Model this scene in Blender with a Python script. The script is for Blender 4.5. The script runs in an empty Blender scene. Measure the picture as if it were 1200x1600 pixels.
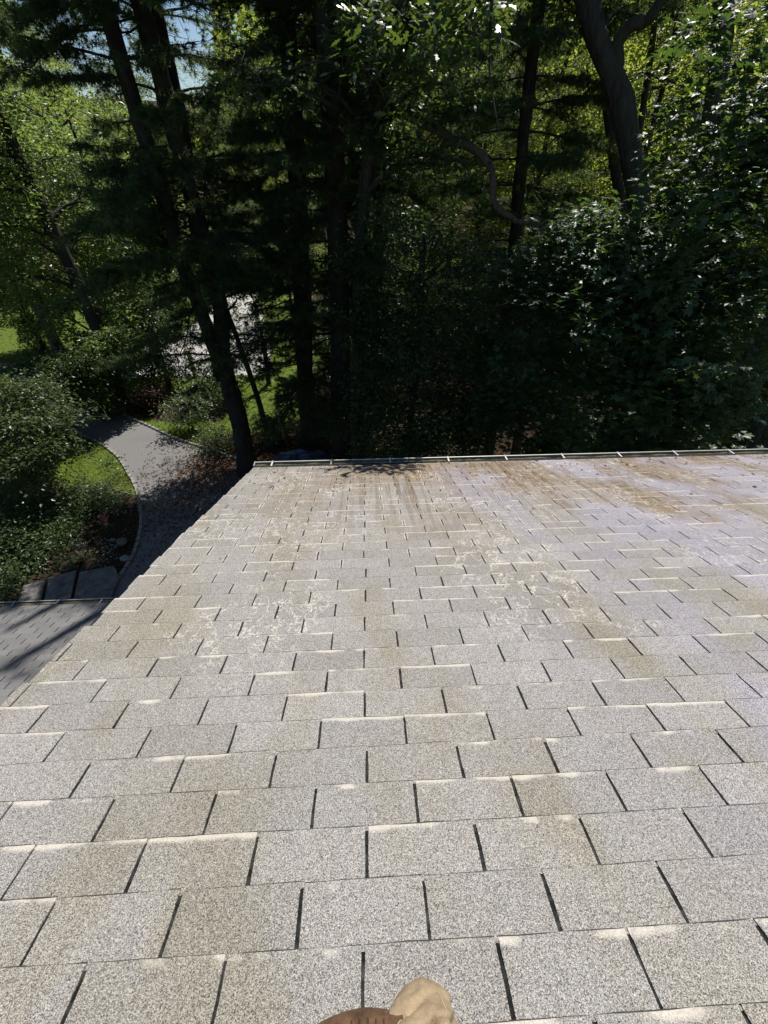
import bpy, math
import numpy as np
from mathutils import Matrix

# ------------------------------------------------------------------ camera, sky, sun, exposure
sc = bpy.context.scene
COL = sc.collection
CAM = np.array([0., 0., 8.4]); FPX = 649.; CAMH = 1.262; SLOPE = math.radians(20)
def unit(a):
    a = np.asarray(a, float); return a / np.linalg.norm(a, axis=-1, keepdims=True)
_d1 = unit([-30., 250., -FPX]); _q = unit([970., 267., -FPX])
_n = unit(np.cross(_q, _d1)); _n = -_n if _n[1] < 0 else _n
_d2 = np.cross(_d1, _n)
WB = np.stack([[1, 0, 0], [0, math.cos(SLOPE), -math.sin(SLOPE)], [0, math.sin(SLOPE), math.cos(SLOPE)]], 1)
R = WB @ np.stack([_d2, _d1, _n], 1).T
cam = bpy.data.cameras.new('camera'); cam_o = bpy.data.objects.new('camera', cam); COL.objects.link(cam_o)
M = Matrix.Identity(4)
for i in range(3):
    for j in range(3): M[i][j] = R[i, j]
    M[i][3] = CAM[i]
cam_o.matrix_world = M
cam.sensor_fit = 'VERTICAL'; cam.sensor_height = 24.0; cam.lens = FPX / 1600 * 24
cam.clip_start = 0.05; cam.clip_end = 3000
sc.camera = cam_o

SUN_EL, SUN_AZ = math.radians(58), math.radians(24)          # azimuth measured from +Y towards +X
SUN = np.array([math.sin(SUN_AZ) * math.cos(SUN_EL), math.cos(SUN_AZ) * math.cos(SUN_EL), math.sin(SUN_EL)])
w = bpy.data.worlds.new('World'); sc.world = w; w.use_nodes = True
nt = w.node_tree; sky = nt.nodes.new('ShaderNodeTexSky'); sky.sky_type = 'NISHITA'; sky.sun_disc = False
sky.dust_density = .15; sky.ozone_density = 3.; sky.sun_elevation = SUN_EL; sky.sun_rotation = SUN_AZ
nt.links.new(sky.outputs[0], nt.nodes['Background'].inputs[0]); nt.nodes['Background'].inputs[1].default_value = 0.066
sl = bpy.data.lights.new('sun', 'SUN'); sl.energy = 4.6; sl.angle = math.radians(0.5); sl.color = (1.0, 0.955, 0.88)
so = bpy.data.objects.new('sun', sl); COL.objects.link(so)
from mathutils import Vector
so.rotation_euler = Vector(SUN).to_track_quat('Z', 'Y').to_euler()
sc.view_settings.view_transform = 'Standard'; sc.view_settings.look = 'None'
sc.view_settings.exposure = 0.48; sc.view_settings.gamma = 1
sc.cycles.max_bounces = 6; sc.cycles.diffuse_bounces = 3; sc.cycles.glossy_bounces = 2; sc.cycles.transmission_bounces = 4

# ------------------------------------------------------------------ geometry of the view (distances on the ground)
def ray(px, py): return R @ np.array([(px - 600) / FPX, (800 - py) / FPX, -1.])
def Pz(px, py, z=0.):
    r = ray(px, py); return CAM + r * ((z - CAM[2]) / r[2])
def Ph(px, py, hd):
    r = ray(px, py); return CAM + r * (hd / math.hypot(r[0], r[1]))
def project(P):
    c = (np.asarray(P) - CAM) @ R; z = np.maximum(-c[:, 2], 1e-3)
    return 600 + FPX * c[:, 0] / z, 800 - FPX * c[:, 1] / z, z
def roofP(x, d, h=0.):                       # point of the main roof plane
    x = np.asarray(x, float); d = np.asarray(d, float); h = np.asarray(h, float)
    x, d, h = np.broadcast_arrays(x, d, h)
    return CAM + np.stack([x, d, h - CAMH], -1) @ WB.T
def inpoly(px, py, poly):
    px = np.asarray(px); r = np.zeros(px.shape, bool); n = len(poly)
    for i in range(n):
        x0, y0 = poly[i]; x1, y1 = poly[(i + 1) % n]
        if y0 == y1: continue
        c = ((y0 > py) != (y1 > py)) & (px < (x1 - x0) * (py - y0) / (y1 - y0) + x0)
        r ^= c
    return r

# ------------------------------------------------------------------ materials
def mat(name):
    m = bpy.data.materials.new(name); m.use_nodes = True
    m.node_tree.nodes.clear(); return m, m.node_tree
def nd(nt, t, **k):
    n = nt.nodes.new(t)
    for a, v in k.items():
        if a.startswith('i_'):
            key = a[2:]; key = int(key) if key.isdigit() else key.replace('__', ' ')
            if hasattr(v, 'is_output') or isinstance(v, bpy.types.NodeSocket): nt.links.new(v, n.inputs[key])
            else: n.inputs[key].default_value = v
        else: setattr(n, a, v)
    return n
def math_(nt, op, a, b=None, c=None, clamp=False):
    n = nt.nodes.new('ShaderNodeMath'); n.operation = op; n.use_clamp = clamp
    for i, v in enumerate((a, b, c)):
        if v is None: continue
        if isinstance(v, bpy.types.NodeSocket): nt.links.new(v, n.inputs[i])
        else: n.inputs[i].default_value = v
    return n.outputs[0]
def mixc(nt, f, a, b, blend='MIX'):
    n = nt.nodes.new('ShaderNodeMix'); n.data_type = 'RGBA'; n.blend_type = blend
    for i, v in ((0, f), (6, a), (7, b)):
        if isinstance(v, bpy.types.NodeSocket): nt.links.new(v, n.inputs[i])
        else: n.inputs[i].default_value = v if i == 0 else (*v, 1.)
    return n.outputs[2]
def ramp(nt, f, stops):
    n = nt.nodes.new('ShaderNodeValToRGB'); nt.links.new(f, n.inputs[0]); e = n.color_ramp.elements
    while len(e) < len(stops): e.new(0.5)
    for k, (p, c) in enumerate(stops):
        e[k].position = p; e[k].color = (*c, 1.) if not isinstance(c, (int, float)) else (c, c, c, 1.)
    return n.outputs[0]
def smooth(nt, x, a, b):
    n = nt.nodes.new('ShaderNodeMapRange'); n.interpolation_type = 'SMOOTHSTEP'
    nt.links.new(x, n.inputs[0]); n.inputs[1].default_value = a; n.inputs[2].default_value = b
    return n.outputs[0]
def noise(nt, vec, scale, detail=3., rough=.55):
    return nd(nt, 'ShaderNodeTexNoise', i_Vector=vec, i_Scale=scale, i_Detail=detail, i_Roughness=rough).outputs[0]
def mapping(nt, vec, scale, loc=(0, 0, 0)):
    return nd(nt, 'ShaderNodeMapping', i_Vector=vec, i_Scale=scale, i_Location=loc).outputs[0]
def finish(nt, color, rough=.8, bump=None, bs=.3, bd=.01, spec=.3, metallic=0.):
    p = nd(nt, 'ShaderNodeBsdfPrincipled')
    for k, v in (('Base Color', color), ('Roughness', rough)):
        if isinstance(v, bpy.types.NodeSocket): nt.links.new(v, p.inputs[k])
        else: p.inputs[k].default_value = v if k == 'Roughness' else (*v, 1.)
    p.inputs['Specular IOR Level'].default_value = spec; p.inputs['Metallic'].default_value = metallic
    if bump is not None:
        b = nd(nt, 'ShaderNodeBump', i_Strength=bs, i_Distance=bd, i_Height=bump)
        nt.links.new(b.outputs[0], p.inputs['Normal'])
    o = nd(nt, 'ShaderNodeOutputMaterial'); nt.links.new(p.outputs[0], o.inputs[0]); return p
def obco(nt): return nd(nt, 'ShaderNodeTexCoord').outputs['Object']
def plain(name, c1, c2, scale=8., rough=.7, bs=.2, bd=.01, spec=.3, metallic=0.):
    m, nt = mat(name); v = obco(nt); f = noise(nt, v, scale, 5.)
    finish(nt, ramp(nt, f, [(.3, c1), (.7, c2)]), rough, noise(nt, v, scale * 4, 4.), bs, bd, spec, metallic); return m

def leaf_mat(name, dark, light, trans, tr=.35, rough=.42, spec=.5):
    m, nt = mat(name)
    a = nd(nt, 'ShaderNodeAttribute', attribute_name='rnd').outputs['Fac']
    c = ramp(nt, a, [(0., dark), (.85, light), (1., tuple(min(1, x * 1.5) for x in light))])
    p = nd(nt, 'ShaderNodeBsdfPrincipled', i_Roughness=rough); nt.links.new(c, p.inputs['Base Color'])
    p.inputs['Specular IOR Level'].default_value = spec
    t = nd(nt, 'ShaderNodeBsdfTranslucent')
    nt.links.new(mixc(nt, a, tuple(x * .75 for x in trans), trans), t.inputs[0])
    mx = nd(nt, 'ShaderNodeMixShader', i_0=tr); nt.links.new(p.outputs[0], mx.inputs[1]); nt.links.new(t.outputs[0], mx.inputs[2])
    o = nd(nt, 'ShaderNodeOutputMaterial'); nt.links.new(mx.outputs[0], o.inputs[0]); return m
MAPLE = leaf_mat('maple_leaf', (.018, .04, .017), (.042, .085, .032), (.15, .27, .04), .30, .44)
OAK = leaf_mat('oak_leaf', (.02, .045, .015), (.05, .09, .025), (.18, .28, .04), .35, .4)
LIGHTLEAF = leaf_mat('woodland_leaf', (.03, .055, .012), (.065, .105, .03), (.52, .62, .09), .52, .42)
CANOPY = leaf_mat('canopy_leaf', (.03, .05, .022), (.065, .11, .034), (.36, .50, .11), .46, .37)
DOGWOOD = leaf_mat('dogwood_leaf', (.035, .06, .025), (.09, .12, .05), (.24, .32, .07), .35, .38)
SHRUBLEAF = leaf_mat('shrub_leaf', (.025, .05, .015), (.06, .1, .03), (.2, .3, .05), .3, .4)
REDLEAF = leaf_mat('red_shrub_leaf', (.05, .03, .02), (.1, .05, .035), (.25, .12, .05), .3, .5)
NEEDLE = leaf_mat('pine_needle', (.018, .036, .015), (.045, .078, .03), (.2, .3, .07), .36, .5, .4)
GRASSM = leaf_mat('grass_blade', (.07, .11, .016), (.15, .2, .035), (.38, .46, .05), .42, .5, .3)
LITTERM = leaf_mat('dry_leaf', (.06, .03, .015), (.2, .1, .05), (.3, .15, .05), .15, .7, .2)
PINKM = leaf_mat('pink_petal', (.45, .1, .13), (.7, .25, .28), (.6, .2, .2), .3, .6)
YELM = leaf_mat('yellow_petal', (.5, .25, .03), (.7, .42, .06), (.6, .4, .05), .3, .6)
GREYLEAF = leaf_mat('dusty_leaf', (.12, .14, .12), (.28, .31, .27), (.2, .24, .15), .2, .6)

def bark_mat(name, c1, c2):
    m, nt = mat(name); v = obco(nt)
    f = noise(nt, mapping(nt, v, (9, 9, 1.6)), 1.6, 6., .65)
    f2 = noise(nt, v, 1.3, 3.)
    finish(nt, mixc(nt, smooth(nt, f2, .45, .75), ramp(nt, f, [(.3, c1), (.7, c2)]), (.06, .065, .04)), .9, f, .9, .05, .15); return m
BARK = bark_mat('pine_bark', (.016, .013, .011), (.06, .05, .042))
BARKG = bark_mat('oak_bark', (.022, .02, .017), (.085, .075, .064))
BARKP = bark_mat('pale_bark', (.05, .04, .033), (.15, .118, .092))

def shingle_mat(name, base=(.247, .242, .237), contrast=1., weather=1.):
    m, nt = mat(name)
    uv = nd(nt, 'ShaderNodeTexCoord').outputs['UV']; sep = nd(nt, 'ShaderNodeSeparateXYZ', i_0=uv); X, D = sep.outputs[0], sep.outputs[1]
    at = nd(nt, 'ShaderNodeAttribute', attribute_name='tab'); s = nd(nt, 'ShaderNodeSeparateColor', i_0=at.outputs['Color'])
    tr, tv, tu = s.outputs[0], s.outputs[1], s.outputs[2]; ta = at.outputs['Alpha']
    vo = nd(nt, 'ShaderNodeTexVoronoi', i_Vector=uv, i_Scale=760.); vs = nd(nt, 'ShaderNodeSeparateColor', i_0=vo.outputs['Color'])
    vo2 = nd(nt, 'ShaderNodeTexVoronoi', i_Vector=uv, i_Scale=450.); vs2 = nd(nt, 'ShaderNodeSeparateColor', i_0=vo2.outputs['Color'])
    g = math_(nt, 'ADD', math_(nt, 'MULTIPLY', vs.outputs[0], .62), math_(nt, 'MULTIPLY', vs2.outputs[0], .38))
    lo, hi = 1 - .82 * contrast, 1 + .95 * contrast
    gr = ramp(nt, g, [(.12, lo * .5), (.36, .5 * (1 - .36 * contrast)), (.62, .5 * (1 + .22 * contrast)), (.9, .5 * hi)])
    gv = nd(nt, 'ShaderNodeSeparateColor', i_0=gr).outputs[0]; gv = math_(nt, 'MULTIPLY', gv, 2.)
    tone = mixc(nt, smooth(nt, vs.outputs[1], .35, .75), tuple(b * f for b, f in zip(base, (1.08, 1.0, .88))), tuple(b * f for b, f in zip(base, (.95, .98, 1.06))))
    st = noise(nt, mapping(nt, uv, (1., .45, 1.)), 2.1, 5., .6)              # stains that run down the slope
    tone = mixc(nt, math_(nt, 'MULTIPLY', smooth(nt, st, .44, .66), .95 * weather), tone, tuple(b * f for b, f in zip(base, (.88, .82, .68))))
    fine = noise(nt, mapping(nt, uv, (7., .28, 1.)), 2.4, 5., .6)
    broad_ = smooth(nt, math_(nt, 'ADD', D, math_(nt, 'MULTIPLY', math_(nt, 'SUBTRACT', noise(nt, mapping(nt, uv, (.8, .4, 1.), (3.6, 1, 0)), 1.5, 4.), .5), 6.5)), 2.7, 4.6)
    tone = mixc(nt, math_(nt, 'MULTIPLY', math_(nt, 'MULTIPLY', broad_, smooth(nt, X, -1.4, .6)), 1. * weather), tone, tuple(b * f for b, f in zip(base, (.80, .63, .46))))
    rust = math_(nt, 'MULTIPLY', math_(nt, 'MULTIPLY', smooth(nt, D, 2.2, 4.0), smooth(nt, fine, .46, .58)), math_(nt, 'ADD', .3, math_(nt, 'MULTIPLY', smooth(nt, X, -1., .9), .7)))
    tone = mixc(nt, math_(nt, 'MULTIPLY', rust, .8 * weather), tone, tuple(b * f for b, f in zip(base, (.52, .37, .24))))
    lav = math_(nt, 'MULTIPLY', smooth(nt, X, .2, 1.6), smooth(nt, noise(nt, mapping(nt, uv, (1, .6, 1), (4, 2, 0)), 1.5, 4.), .42, .62))
    tone = mixc(nt, math_(nt, 'MULTIPLY', lav, 1. * weather), tone, tuple(b * f for b, f in zip(base, (1.04, 1.0, 1.16))))
    tone = mixc(nt, 1., tone, nd(nt, 'ShaderNodeCombineColor', i_0=gv, i_1=gv, i_2=gv).outputs[0], 'MULTIPLY')
    tb = math_(nt, 'ADD', .91, math_(nt, 'MULTIPLY', tr, .17))
    tone = mixc(nt, 1., tone, nd(nt, 'ShaderNodeCombineColor', i_0=tb, i_1=tb, i_2=tb).outputs[0], 'MULTIPLY')
    if weather > .5:
        # pale strip along the butt of some tabs
        bn = noise(nt, mapping(nt, uv, (6., 8., 1.)), 1., 3.)
        strip = math_(nt, 'MULTIPLY', smooth(nt, math_(nt, 'ADD', tv, math_(nt, 'MULTIPLY', math_(nt, 'SUBTRACT', bn, .5), .35)), .86, .97),
                      smooth(nt, math_(nt, 'ADD', math_(nt, 'SUBTRACT', ta, math_(nt, 'MULTIPLY', smooth(nt, X, -.2, 1.2), math_(nt, 'SUBTRACT', .22, math_(nt, 'MULTIPLY', smooth(nt, D, .9, 2.2), .22)))), math_(nt, 'MULTIPLY', math_(nt, 'SUBTRACT', bn, .5), 1.5)), .57, .77))
        tone = mixc(nt, math_(nt, 'MULTIPLY', strip, .5), tone, (.66, .61, .53))
        # pale mineral trails beside the slots and wandering over the tabs
        ed = math_(nt, 'ABSOLUTE', math_(nt, 'SUBTRACT', tu, .5))
        tw = noise(nt, mapping(nt, uv, (3., 10., 1.)), 2.5, 4.)
        side = math_(nt, 'MULTIPLY', smooth(nt, math_(nt, 'ADD', ed, math_(nt, 'MULTIPLY', math_(nt, 'SUBTRACT', tw, .5), .18)), .455, .50),
                     math_(nt, 'MULTIPLY', smooth(nt, D, 1.6, 4.), smooth(nt, noise(nt, mapping(nt, uv, (2.2, .15, 1.)), 2., 2.), .45, .6)))
        tone = mixc(nt, math_(nt, 'MULTIPLY', side, .8), tone, (.62, .58, .5))
        wn = noise(nt, mapping(nt, uv, (1.3, 1., 1.), (7, 3, 0)), 5.5, 4., .65)
        trail = math_(nt, 'MULTIPLY', smooth(nt, math_(nt, 'ABSOLUTE', math_(nt, 'SUBTRACT', wn, .5)), .012, .003),
                      smooth(nt, noise(nt, mapping(nt, uv, (1., 1., 1.), (1, 9, 0)), 1.3, 2.), .47, .6))
        tone = mixc(nt, math_(nt, 'MULTIPLY', math_(nt, 'MULTIPLY', trail, smooth(nt, D, .9, 2.)), .68), tone, (.62, .58, .5))
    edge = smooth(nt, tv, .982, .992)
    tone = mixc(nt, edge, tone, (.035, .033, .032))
    finish(nt, tone, .88, g, .35, .0015, .25); return m
SHINGLE = shingle_mat('weathered_shingle', contrast=1.08)
SHINGLE2 = shingle_mat('grey_shingle', (.15, .151, .158), .7, .0)

m, nt_ = mat('shingle_underlay'); finish(nt_, ramp(nt_, noise(nt_, nd(nt_, 'ShaderNodeTexCoord').outputs['UV'], 260., 4., .7), [(.42, .005), (.72, .05)]), .95); UNDER = m
WHITE = plain('white_paint', (.36, .36, .34), (.6, .6, .57), 6., .45, .05, .003, .4)
OLIVE = plain('mossy_shaded_trough', (.06, .058, .03), (.17, .165, .095), 14., .9, .6, .01)
SIDING = plain('cream_siding', (.5, .48, .42), (.6, .58, .52), 3., .6)
STONE = plain('granite', (.14, .13, .12), (.36, .34, .31), 22., .85, .5, .01)
FLAG = plain('flagstone', (.08, .077, .073), (.22, .205, .19), 6., .85, .5, .02)
WOOD = plain('weathered_wood', (.26, .2, .13), (.42, .34, .24), 14., .85, .4, .01)
DARKMETAL = plain('dark_metal', (.02, .02, .02), (.05, .05, .05), 20., .5)
TARP = plain('blue_tarpaulin', (.015, .025, .07), (.06, .085, .16), 9., .28, .5, .02, .6)
STEM = plain('green_stem', (.04, .06, .02), (.08, .1, .04), 20., .8)

# asphalt of the drive: aged, with faint tar patches
m, nt_ = mat('asphalt'); v = obco(nt_)
a1 = ramp(nt_, noise(nt_, v, 55., 3.), [(.35, (.125, .121, .121)), (.65, (.205, .2, .199))])
a1 = mixc(nt_, smooth(nt_, noise(nt_, v, .55, 5.), .5, .7), a1, (.14, .138, .14)); finish(nt_, a1, .9, noise(nt_, v, 120., 2.), .4, .01); ASPHALT = m
m, nt_ = mat('pale_road'); v = obco(nt_)
finish(nt_, mixc(nt_, smooth(nt_, noise(nt_, v, .8, 5.), .45, .7), ramp(nt_, noise(nt_, v, 30., 3.), [(.35, (.36, .345, .34)), (.65, (.46, .445, .44))]), (.33, .32, .32)), .9); ROADM = m
# ground: lawn, with bare earth and needle litter under the trees
m, nt_ = mat('ground'); v = obco(nt_); at = nd(nt_, 'ShaderNodeAttribute', attribute_name='soil').outputs['Fac']
gr = ramp(nt_, noise(nt_, v, 6., 6., .7), [(.3, (.075, .115, .022)), (.7, (.13, .185, .04))])
so_ = ramp(nt_, noise(nt_, v, 9., 6., .7), [(.3, (.022, .016, .011)), (.7, (.065, .045, .03))])
sm = smooth(nt_, math_(nt_, 'ADD', at, math_(nt_, 'MULTIPLY', math_(nt_, 'SUBTRACT', noise(nt_, v, 1.1, 4.), .5), .7)), .42, .58)
finish(nt_, mixc(nt_, sm, gr, so_), .95, noise(nt_, v, 40., 4.), .8, .04, .1); GROUNDM = m

# ------------------------------------------------------------------ object helpers
def link(o, parent=None):
    COL.objects.link(o)
    if parent is not None: o.parent = parent
    return o
def tag(o, label=None, cat=None, group=None, kind=None):
    for k, v in (('label', label), ('category', cat), ('group', group), ('kind', kind)):
        if v: o[k] = v
    return o
def empty(name, loc, label, cat, group=None):
    o = bpy.data.objects.new(name, None); o.location = [float(x) for x in loc]; o.empty_display_size = .3
    return tag(link(o), label, cat, group)
def npmesh(name, V, F, material, smooth_=False, attr=None, uv=None, color=None):
    """V (n,3), F (m,k) or a list of such arrays."""
    me = bpy.data.meshes.new(name); Fs = F if isinstance(F, list) else [F]; Fs = [f for f in Fs if len(f)]
    V = np.ascontiguousarray(V, np.float32); me.vertices.add(len(V)); me.vertices.foreach_set('co', V.ravel())
    tot = np.concatenate([np.full(len(f), f.shape[1], np.int32) for f in Fs]); idx = np.concatenate([f.ravel() for f in Fs]).astype(np.int32)
    me.loops.add(len(idx)); me.loops.foreach_set('vertex_index', idx)
    me.polygons.add(len(tot)); st = np.zeros(len(tot), np.int32); st[1:] = np.cumsum(tot)[:-1]
    me.polygons.foreach_set('loop_start', st)
    me.polygons.foreach_set('use_smooth', np.full(len(tot), smooth_, bool))
    me.update(calc_edges=True)
    if attr is not None:
        for k, a in attr.items():
            me.attributes.new(k, 'FLOAT', 'POINT').data.foreach_set('value', np.ascontiguousarray(a, np.float32))
    if color is not None:
        me.attributes.new('tab', 'FLOAT_COLOR', 'POINT').data.foreach_set('color', np.ascontiguousarray(color, np.float32).ravel())
    if uv is not None:
        me.uv_layers.new(name='UVMap').data.foreach_set('uv', np.ascontiguousarray(uv[idx], np.float32).ravel())
    me.materials.append(material); return me
def part(name, me, parent, label=None):
    o = link(bpy.data.objects.new(name, me), parent)
    if parent is not None: o.matrix_parent_inverse = Matrix.Translation(-parent.location) if parent.type == 'EMPTY' else Matrix.Identity(4)
    if label: o['label'] = label
    return o
class MB:
    def __init__(s): s.V = []; s.Q = []; s.T = []; s.n = 0
    def add(s, V, Q=None, T=None):
        V = np.asarray(V, float)
        if Q is not None and len(Q): s.Q.append(np.asarray(Q) + s.n)
        if T is not None and len(T): s.T.append(np.asarray(T) + s.n)
        s.V.append(V); s.n += len(V)
    def box(s, o, a, b, c):                  # corner and three edge vectors
        o, a, b, c = (np.asarray(x, float) for x in (o, a, b, c))
        V = [o, o + a, o + a + b, o + b, o + c, o + a + c, o + a + b + c, o + b + c]
        s.add(V, [[0, 3, 2, 1], [4, 5, 6, 7], [0, 1, 5, 4], [1, 2, 6, 5], [2, 3, 7, 6], [3, 0, 4, 7]])
    def tube(s, P, r, k=8, rng=None, rough=0.):
        P = np.asarray(P, float); n = len(P); r = np.broadcast_to(np.asarray(r, float), (n,)).copy()
        T = np.gradient(P, axis=0); T = unit(T + 1e-9)
        up = np.where(np.abs(T[:, 2:3]) > .9, np.array([[1., 0, 0]]), np.array([[0, 0, 1.]]))
        if abs(T[0, 2]) > .9: up[:] = [1, 0, 0]
        elif (np.abs(T[:, 2]) < .95).all(): up[:] = [0, 0, 1]
        U = unit(np.cross(T, up)); W = np.cross(U, T)
        a = np.linspace(0, 2 * np.pi, k, endpoint=False)
        rr = r[:, None] * (1 + (rng.normal(0, rough, (n, k)) if rough else 0))
        V = P[:, None] + rr[..., None] * (np.cos(a)[None, :, None] * U[:, None] + np.sin(a)[None, :, None] * W[:, None])
        i = np.arange(n - 1)[:, None] * k; j = np.arange(k)[None]; j2 = (j + 1) % k
        Q = np.stack([i + j, i + j2, i + k + j2, i + k + j], -1).reshape(-1, 4)
        s.add(V.reshape(-1, 3), Q)
        s.add(np.array([P[-1] + T[-1] * r[-1] * .5]), None, None)
        s.T.append(np.stack([s.n - 1 - k + np.arange(k), s.n - 1 - k + (np.arange(k) + 1) % k, np.full(k, s.n - 1)], -1))
    def mesh(s, name, material, smooth_=False, **k):
        return npmesh(name, np.concatenate(s.V), [np.concatenate(x) for x in (s.Q, s.T) if x], material, smooth_, **k)
def spline(P, n):
    P = np.asarray(P, float); t = np.r_[0, np.cumsum(np.linalg.norm(np.diff(P, axis=0), axis=1))]; u = np.linspace(0, t[-1], n)
    # Catmull-Rom through the points, resampled by length
    m_ = np.gradient(P, t, axis=0) if len(P) > 2 else np.repeat((P[1:] - P[:1]) / t[-1], 2, 0)
    k = np.clip(np.searchsorted(t, u, side='right') - 1, 0, len(P) - 2); h = (t[k + 1] - t[k])[:, None]; s = ((u - t[k])[:, None]) / h
    return (2 * s**3 - 3 * s**2 + 1) * P[k] + (s**3 - 2 * s**2 + s) * h * m_[k] + (-2 * s**3 + 3 * s**2) * P[k + 1] + (s**3 - s**2) * h * m_[k + 1]

# ------------------------------------------------------------------ ground, drive, road
DRIVE_L = [Pz(*p)[:2] for p in [(-140, 640), (30, 655), (120, 676), (150, 690), (180, 710), (200, 738), (213, 762), (219, 790), (221, 820), (216, 848), (204, 878), (186, 905), (150, 960)]]
DRIVE_R = [Pz(*p)[:2] for p in [(-60, 600), (60, 622), (180, 645), (230, 665), (280, 688), (325, 702), (370, 718), (430, 740)]]
HOUSE_SIDE = [np.array([-1.0, 9.5]), np.array([-1.0, 3.5]), np.array([-5.2, 3.5])]
def ribbon3(P, n): return spline(np.c_[np.array(P), np.zeros(len(P))], n)[:, :2]
dl = ribbon3(DRIVE_L, 60); dr = ribbon3(DRIVE_R, 40)
DRIVE_POLY = np.concatenate([dl, HOUSE_SIDE[::-1], dr[::-1]])
ROAD_POLY = np.array([Pz(*p)[:2] for p in [(-200, 600), (120, 590), (212, 591), (320, 588), (400, 586), (425, 570), (418, 520), (407, 480), (402, 455), (420, 430), (370, 425), (340, 455), (326, 492), (280, 522), (205, 552), (120, 566), (-200, 570)]])
import bmesh
def flat(name, poly, z, material, thick=None):
    bm = bmesh.new(); vs = [bm.verts.new((x, y, z)) for x, y in poly]; f = bm.faces.new(vs); bm.normal_update()
    if f.normal.z < 0: f.normal_flip()
    bmesh.ops.triangulate(bm, faces=[f])
    me = bpy.data.meshes.new(name); bm.to_mesh(me); bm.free(); me.materials.append(material)
    return tag(link(bpy.data.objects.new(name, me)), kind='structure')
def hill(x, y):
    r = np.hypot(x, y); return 7. * np.clip((r - 42) / 70., 0, 1) ** 1.5 + 26 * np.clip((r - 110) / 300, 0, 1) ** 1.3
def seg_axis(a, b, n, pw): t = np.linspace(-1, 1, n); return (np.sign(t) * np.abs(t) ** pw) * (b - a) / 2 + (a + b) / 2
gx = seg_axis(-700, 700, 161, 2.6); gy = seg_axis(-680, 720, 161, 2.6)
X, Y = np.meshgrid(gx, gy); V = np.stack([X, Y, hill(X, Y)], -1).reshape(-1, 3)
n_ = 161; i = np.arange(n_ - 1)[:, None] * n_ + np.arange(n_ - 1)[None]; F = np.stack([i, i + 1, i + n_ + 1, i + n_], -1).reshape(-1, 4)
# soil under the trees and in the beds
soil_discs = [(-4.5, 11.5, 3.2), (-1, 12.5, 3.5), (4, 11, 6.5), (9, 12, 8), (2, 18, 5.), (10, 22, 10), (-9, 8.2, 3.2), (-12, 9, 3.), (-13.5, 13, 2.5), (0, 6, 3.), (4, 32, 9), (-7, 16.8, 1.3), (-8.4, 17.2, 1.4)]
sv = np.zeros(len(V))
for a, b, r in soil_discs: sv = np.maximum(sv, np.clip(1.5 - np.hypot(V[:, 0] - a, V[:, 1] - b) / r, 0, 1))
sv = np.maximum(sv, np.clip((np.hypot(V[:, 0], V[:, 1]) - 45) / 10, 0, 1))
o = tag(link(bpy.data.objects.new('ground', npmesh('ground', V, F, GROUNDM, True, {'soil': sv}))), kind='structure')
flat('driveway', DRIVE_POLY, .012, ASPHALT); flat('road', ROAD_POLY, .012, ROADM)

def on_paving(P): return inpoly(P[:, 0], P[:, 1], DRIVE_POLY) | inpoly(P[:, 0], P[:, 1], ROAD_POLY)

# ------------------------------------------------------------------ where the trees leave gaps
GAPS = [([(-10, 512), (26, 512), (30, 545), (-10, 548)], .95), ([(114, 484), (158, 480), (165, 516), (120, 518)], .9),
        ([(212, 588), (240, 560), (280, 530), (325, 535), (334, 555), (300, 568)], .72), ([(352, 466), (400, 466), (394, 520), (359, 508)], .68), ([(402, 470), (450, 462), (455, 500), (405, 508)], .75),
        ([(384, 598), (432, 592), (432, 650), (386, 655)], .95), ([(120, 672), (185, 650), (240, 668), (285, 690), (330, 712), (240, 752), (206, 750), (170, 702)], 1.),
        ([(205, 750), (330, 705), (400, 720), (380, 760), (200, 905), (0, 960), (0, 880), (190, 860)], 1.), ([(105, 700), (205, 755), (130, 760), (80, 745)], .9),
        ([(130, 45), (215, 20), (215, 100), (150, 100)], .75), ([(250, 0), (400, 0), (420, 60), (350, 100), (250, 70)], .66)]
LIT = [(Pz(a, b)[:2], r) for a, b, r in [(205, 705, 1.5), (240, 690, 1.6), (220, 730, 1.4), (130, 735, 1.2), (410, 622, 1.5), (425, 605, 1.5), (290, 560, 1.5), (250, 575, 1.2), (320, 540, 1.5), (380, 500, 1.6), (375, 470, 1.8), (430, 485, 2.5), (10, 528, 2.), (138, 500, 2.5), (300, 660, 1.2)]]
_e = roofP(0., 4.95)
SHAFTS = [(Pz(40, 625, 3.), 1.7), (Pz(120, 568, 2.7), 1.2), (Pz(300, 652, 1.2), 1.0), (Ph(1045, 425, 7.8), .55), (Ph(1080, 645, 6.5), .5), (Ph(930, 380, 9.), .6), (Ph(360, 140, 10.8), .5), (Ph(460, 140, 10.6), .4), (Ph(650, 25, 8.3), .6), (Ph(1050, 130, 15.5), 2.), (Ph(780, 150, 18.), 2.2), (Ph(300, 330, 33.), 3.), (Ph(430, 360, 30.), 2.5), (Ph(240, 300, 36.), 3.), (Ph(60, 60, 19.), 2.), (Ph(60, 260, 19.), 1.6), (CAM + ray(40, 1000) * 6.2, 1.0), (CAM + ray(75, 985) * 6.3, .7)]
BOUGH = roofP(.12, 4.82) + SUN * 4.6                         # the leafy bough that throws the small shadow on the eave
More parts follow.
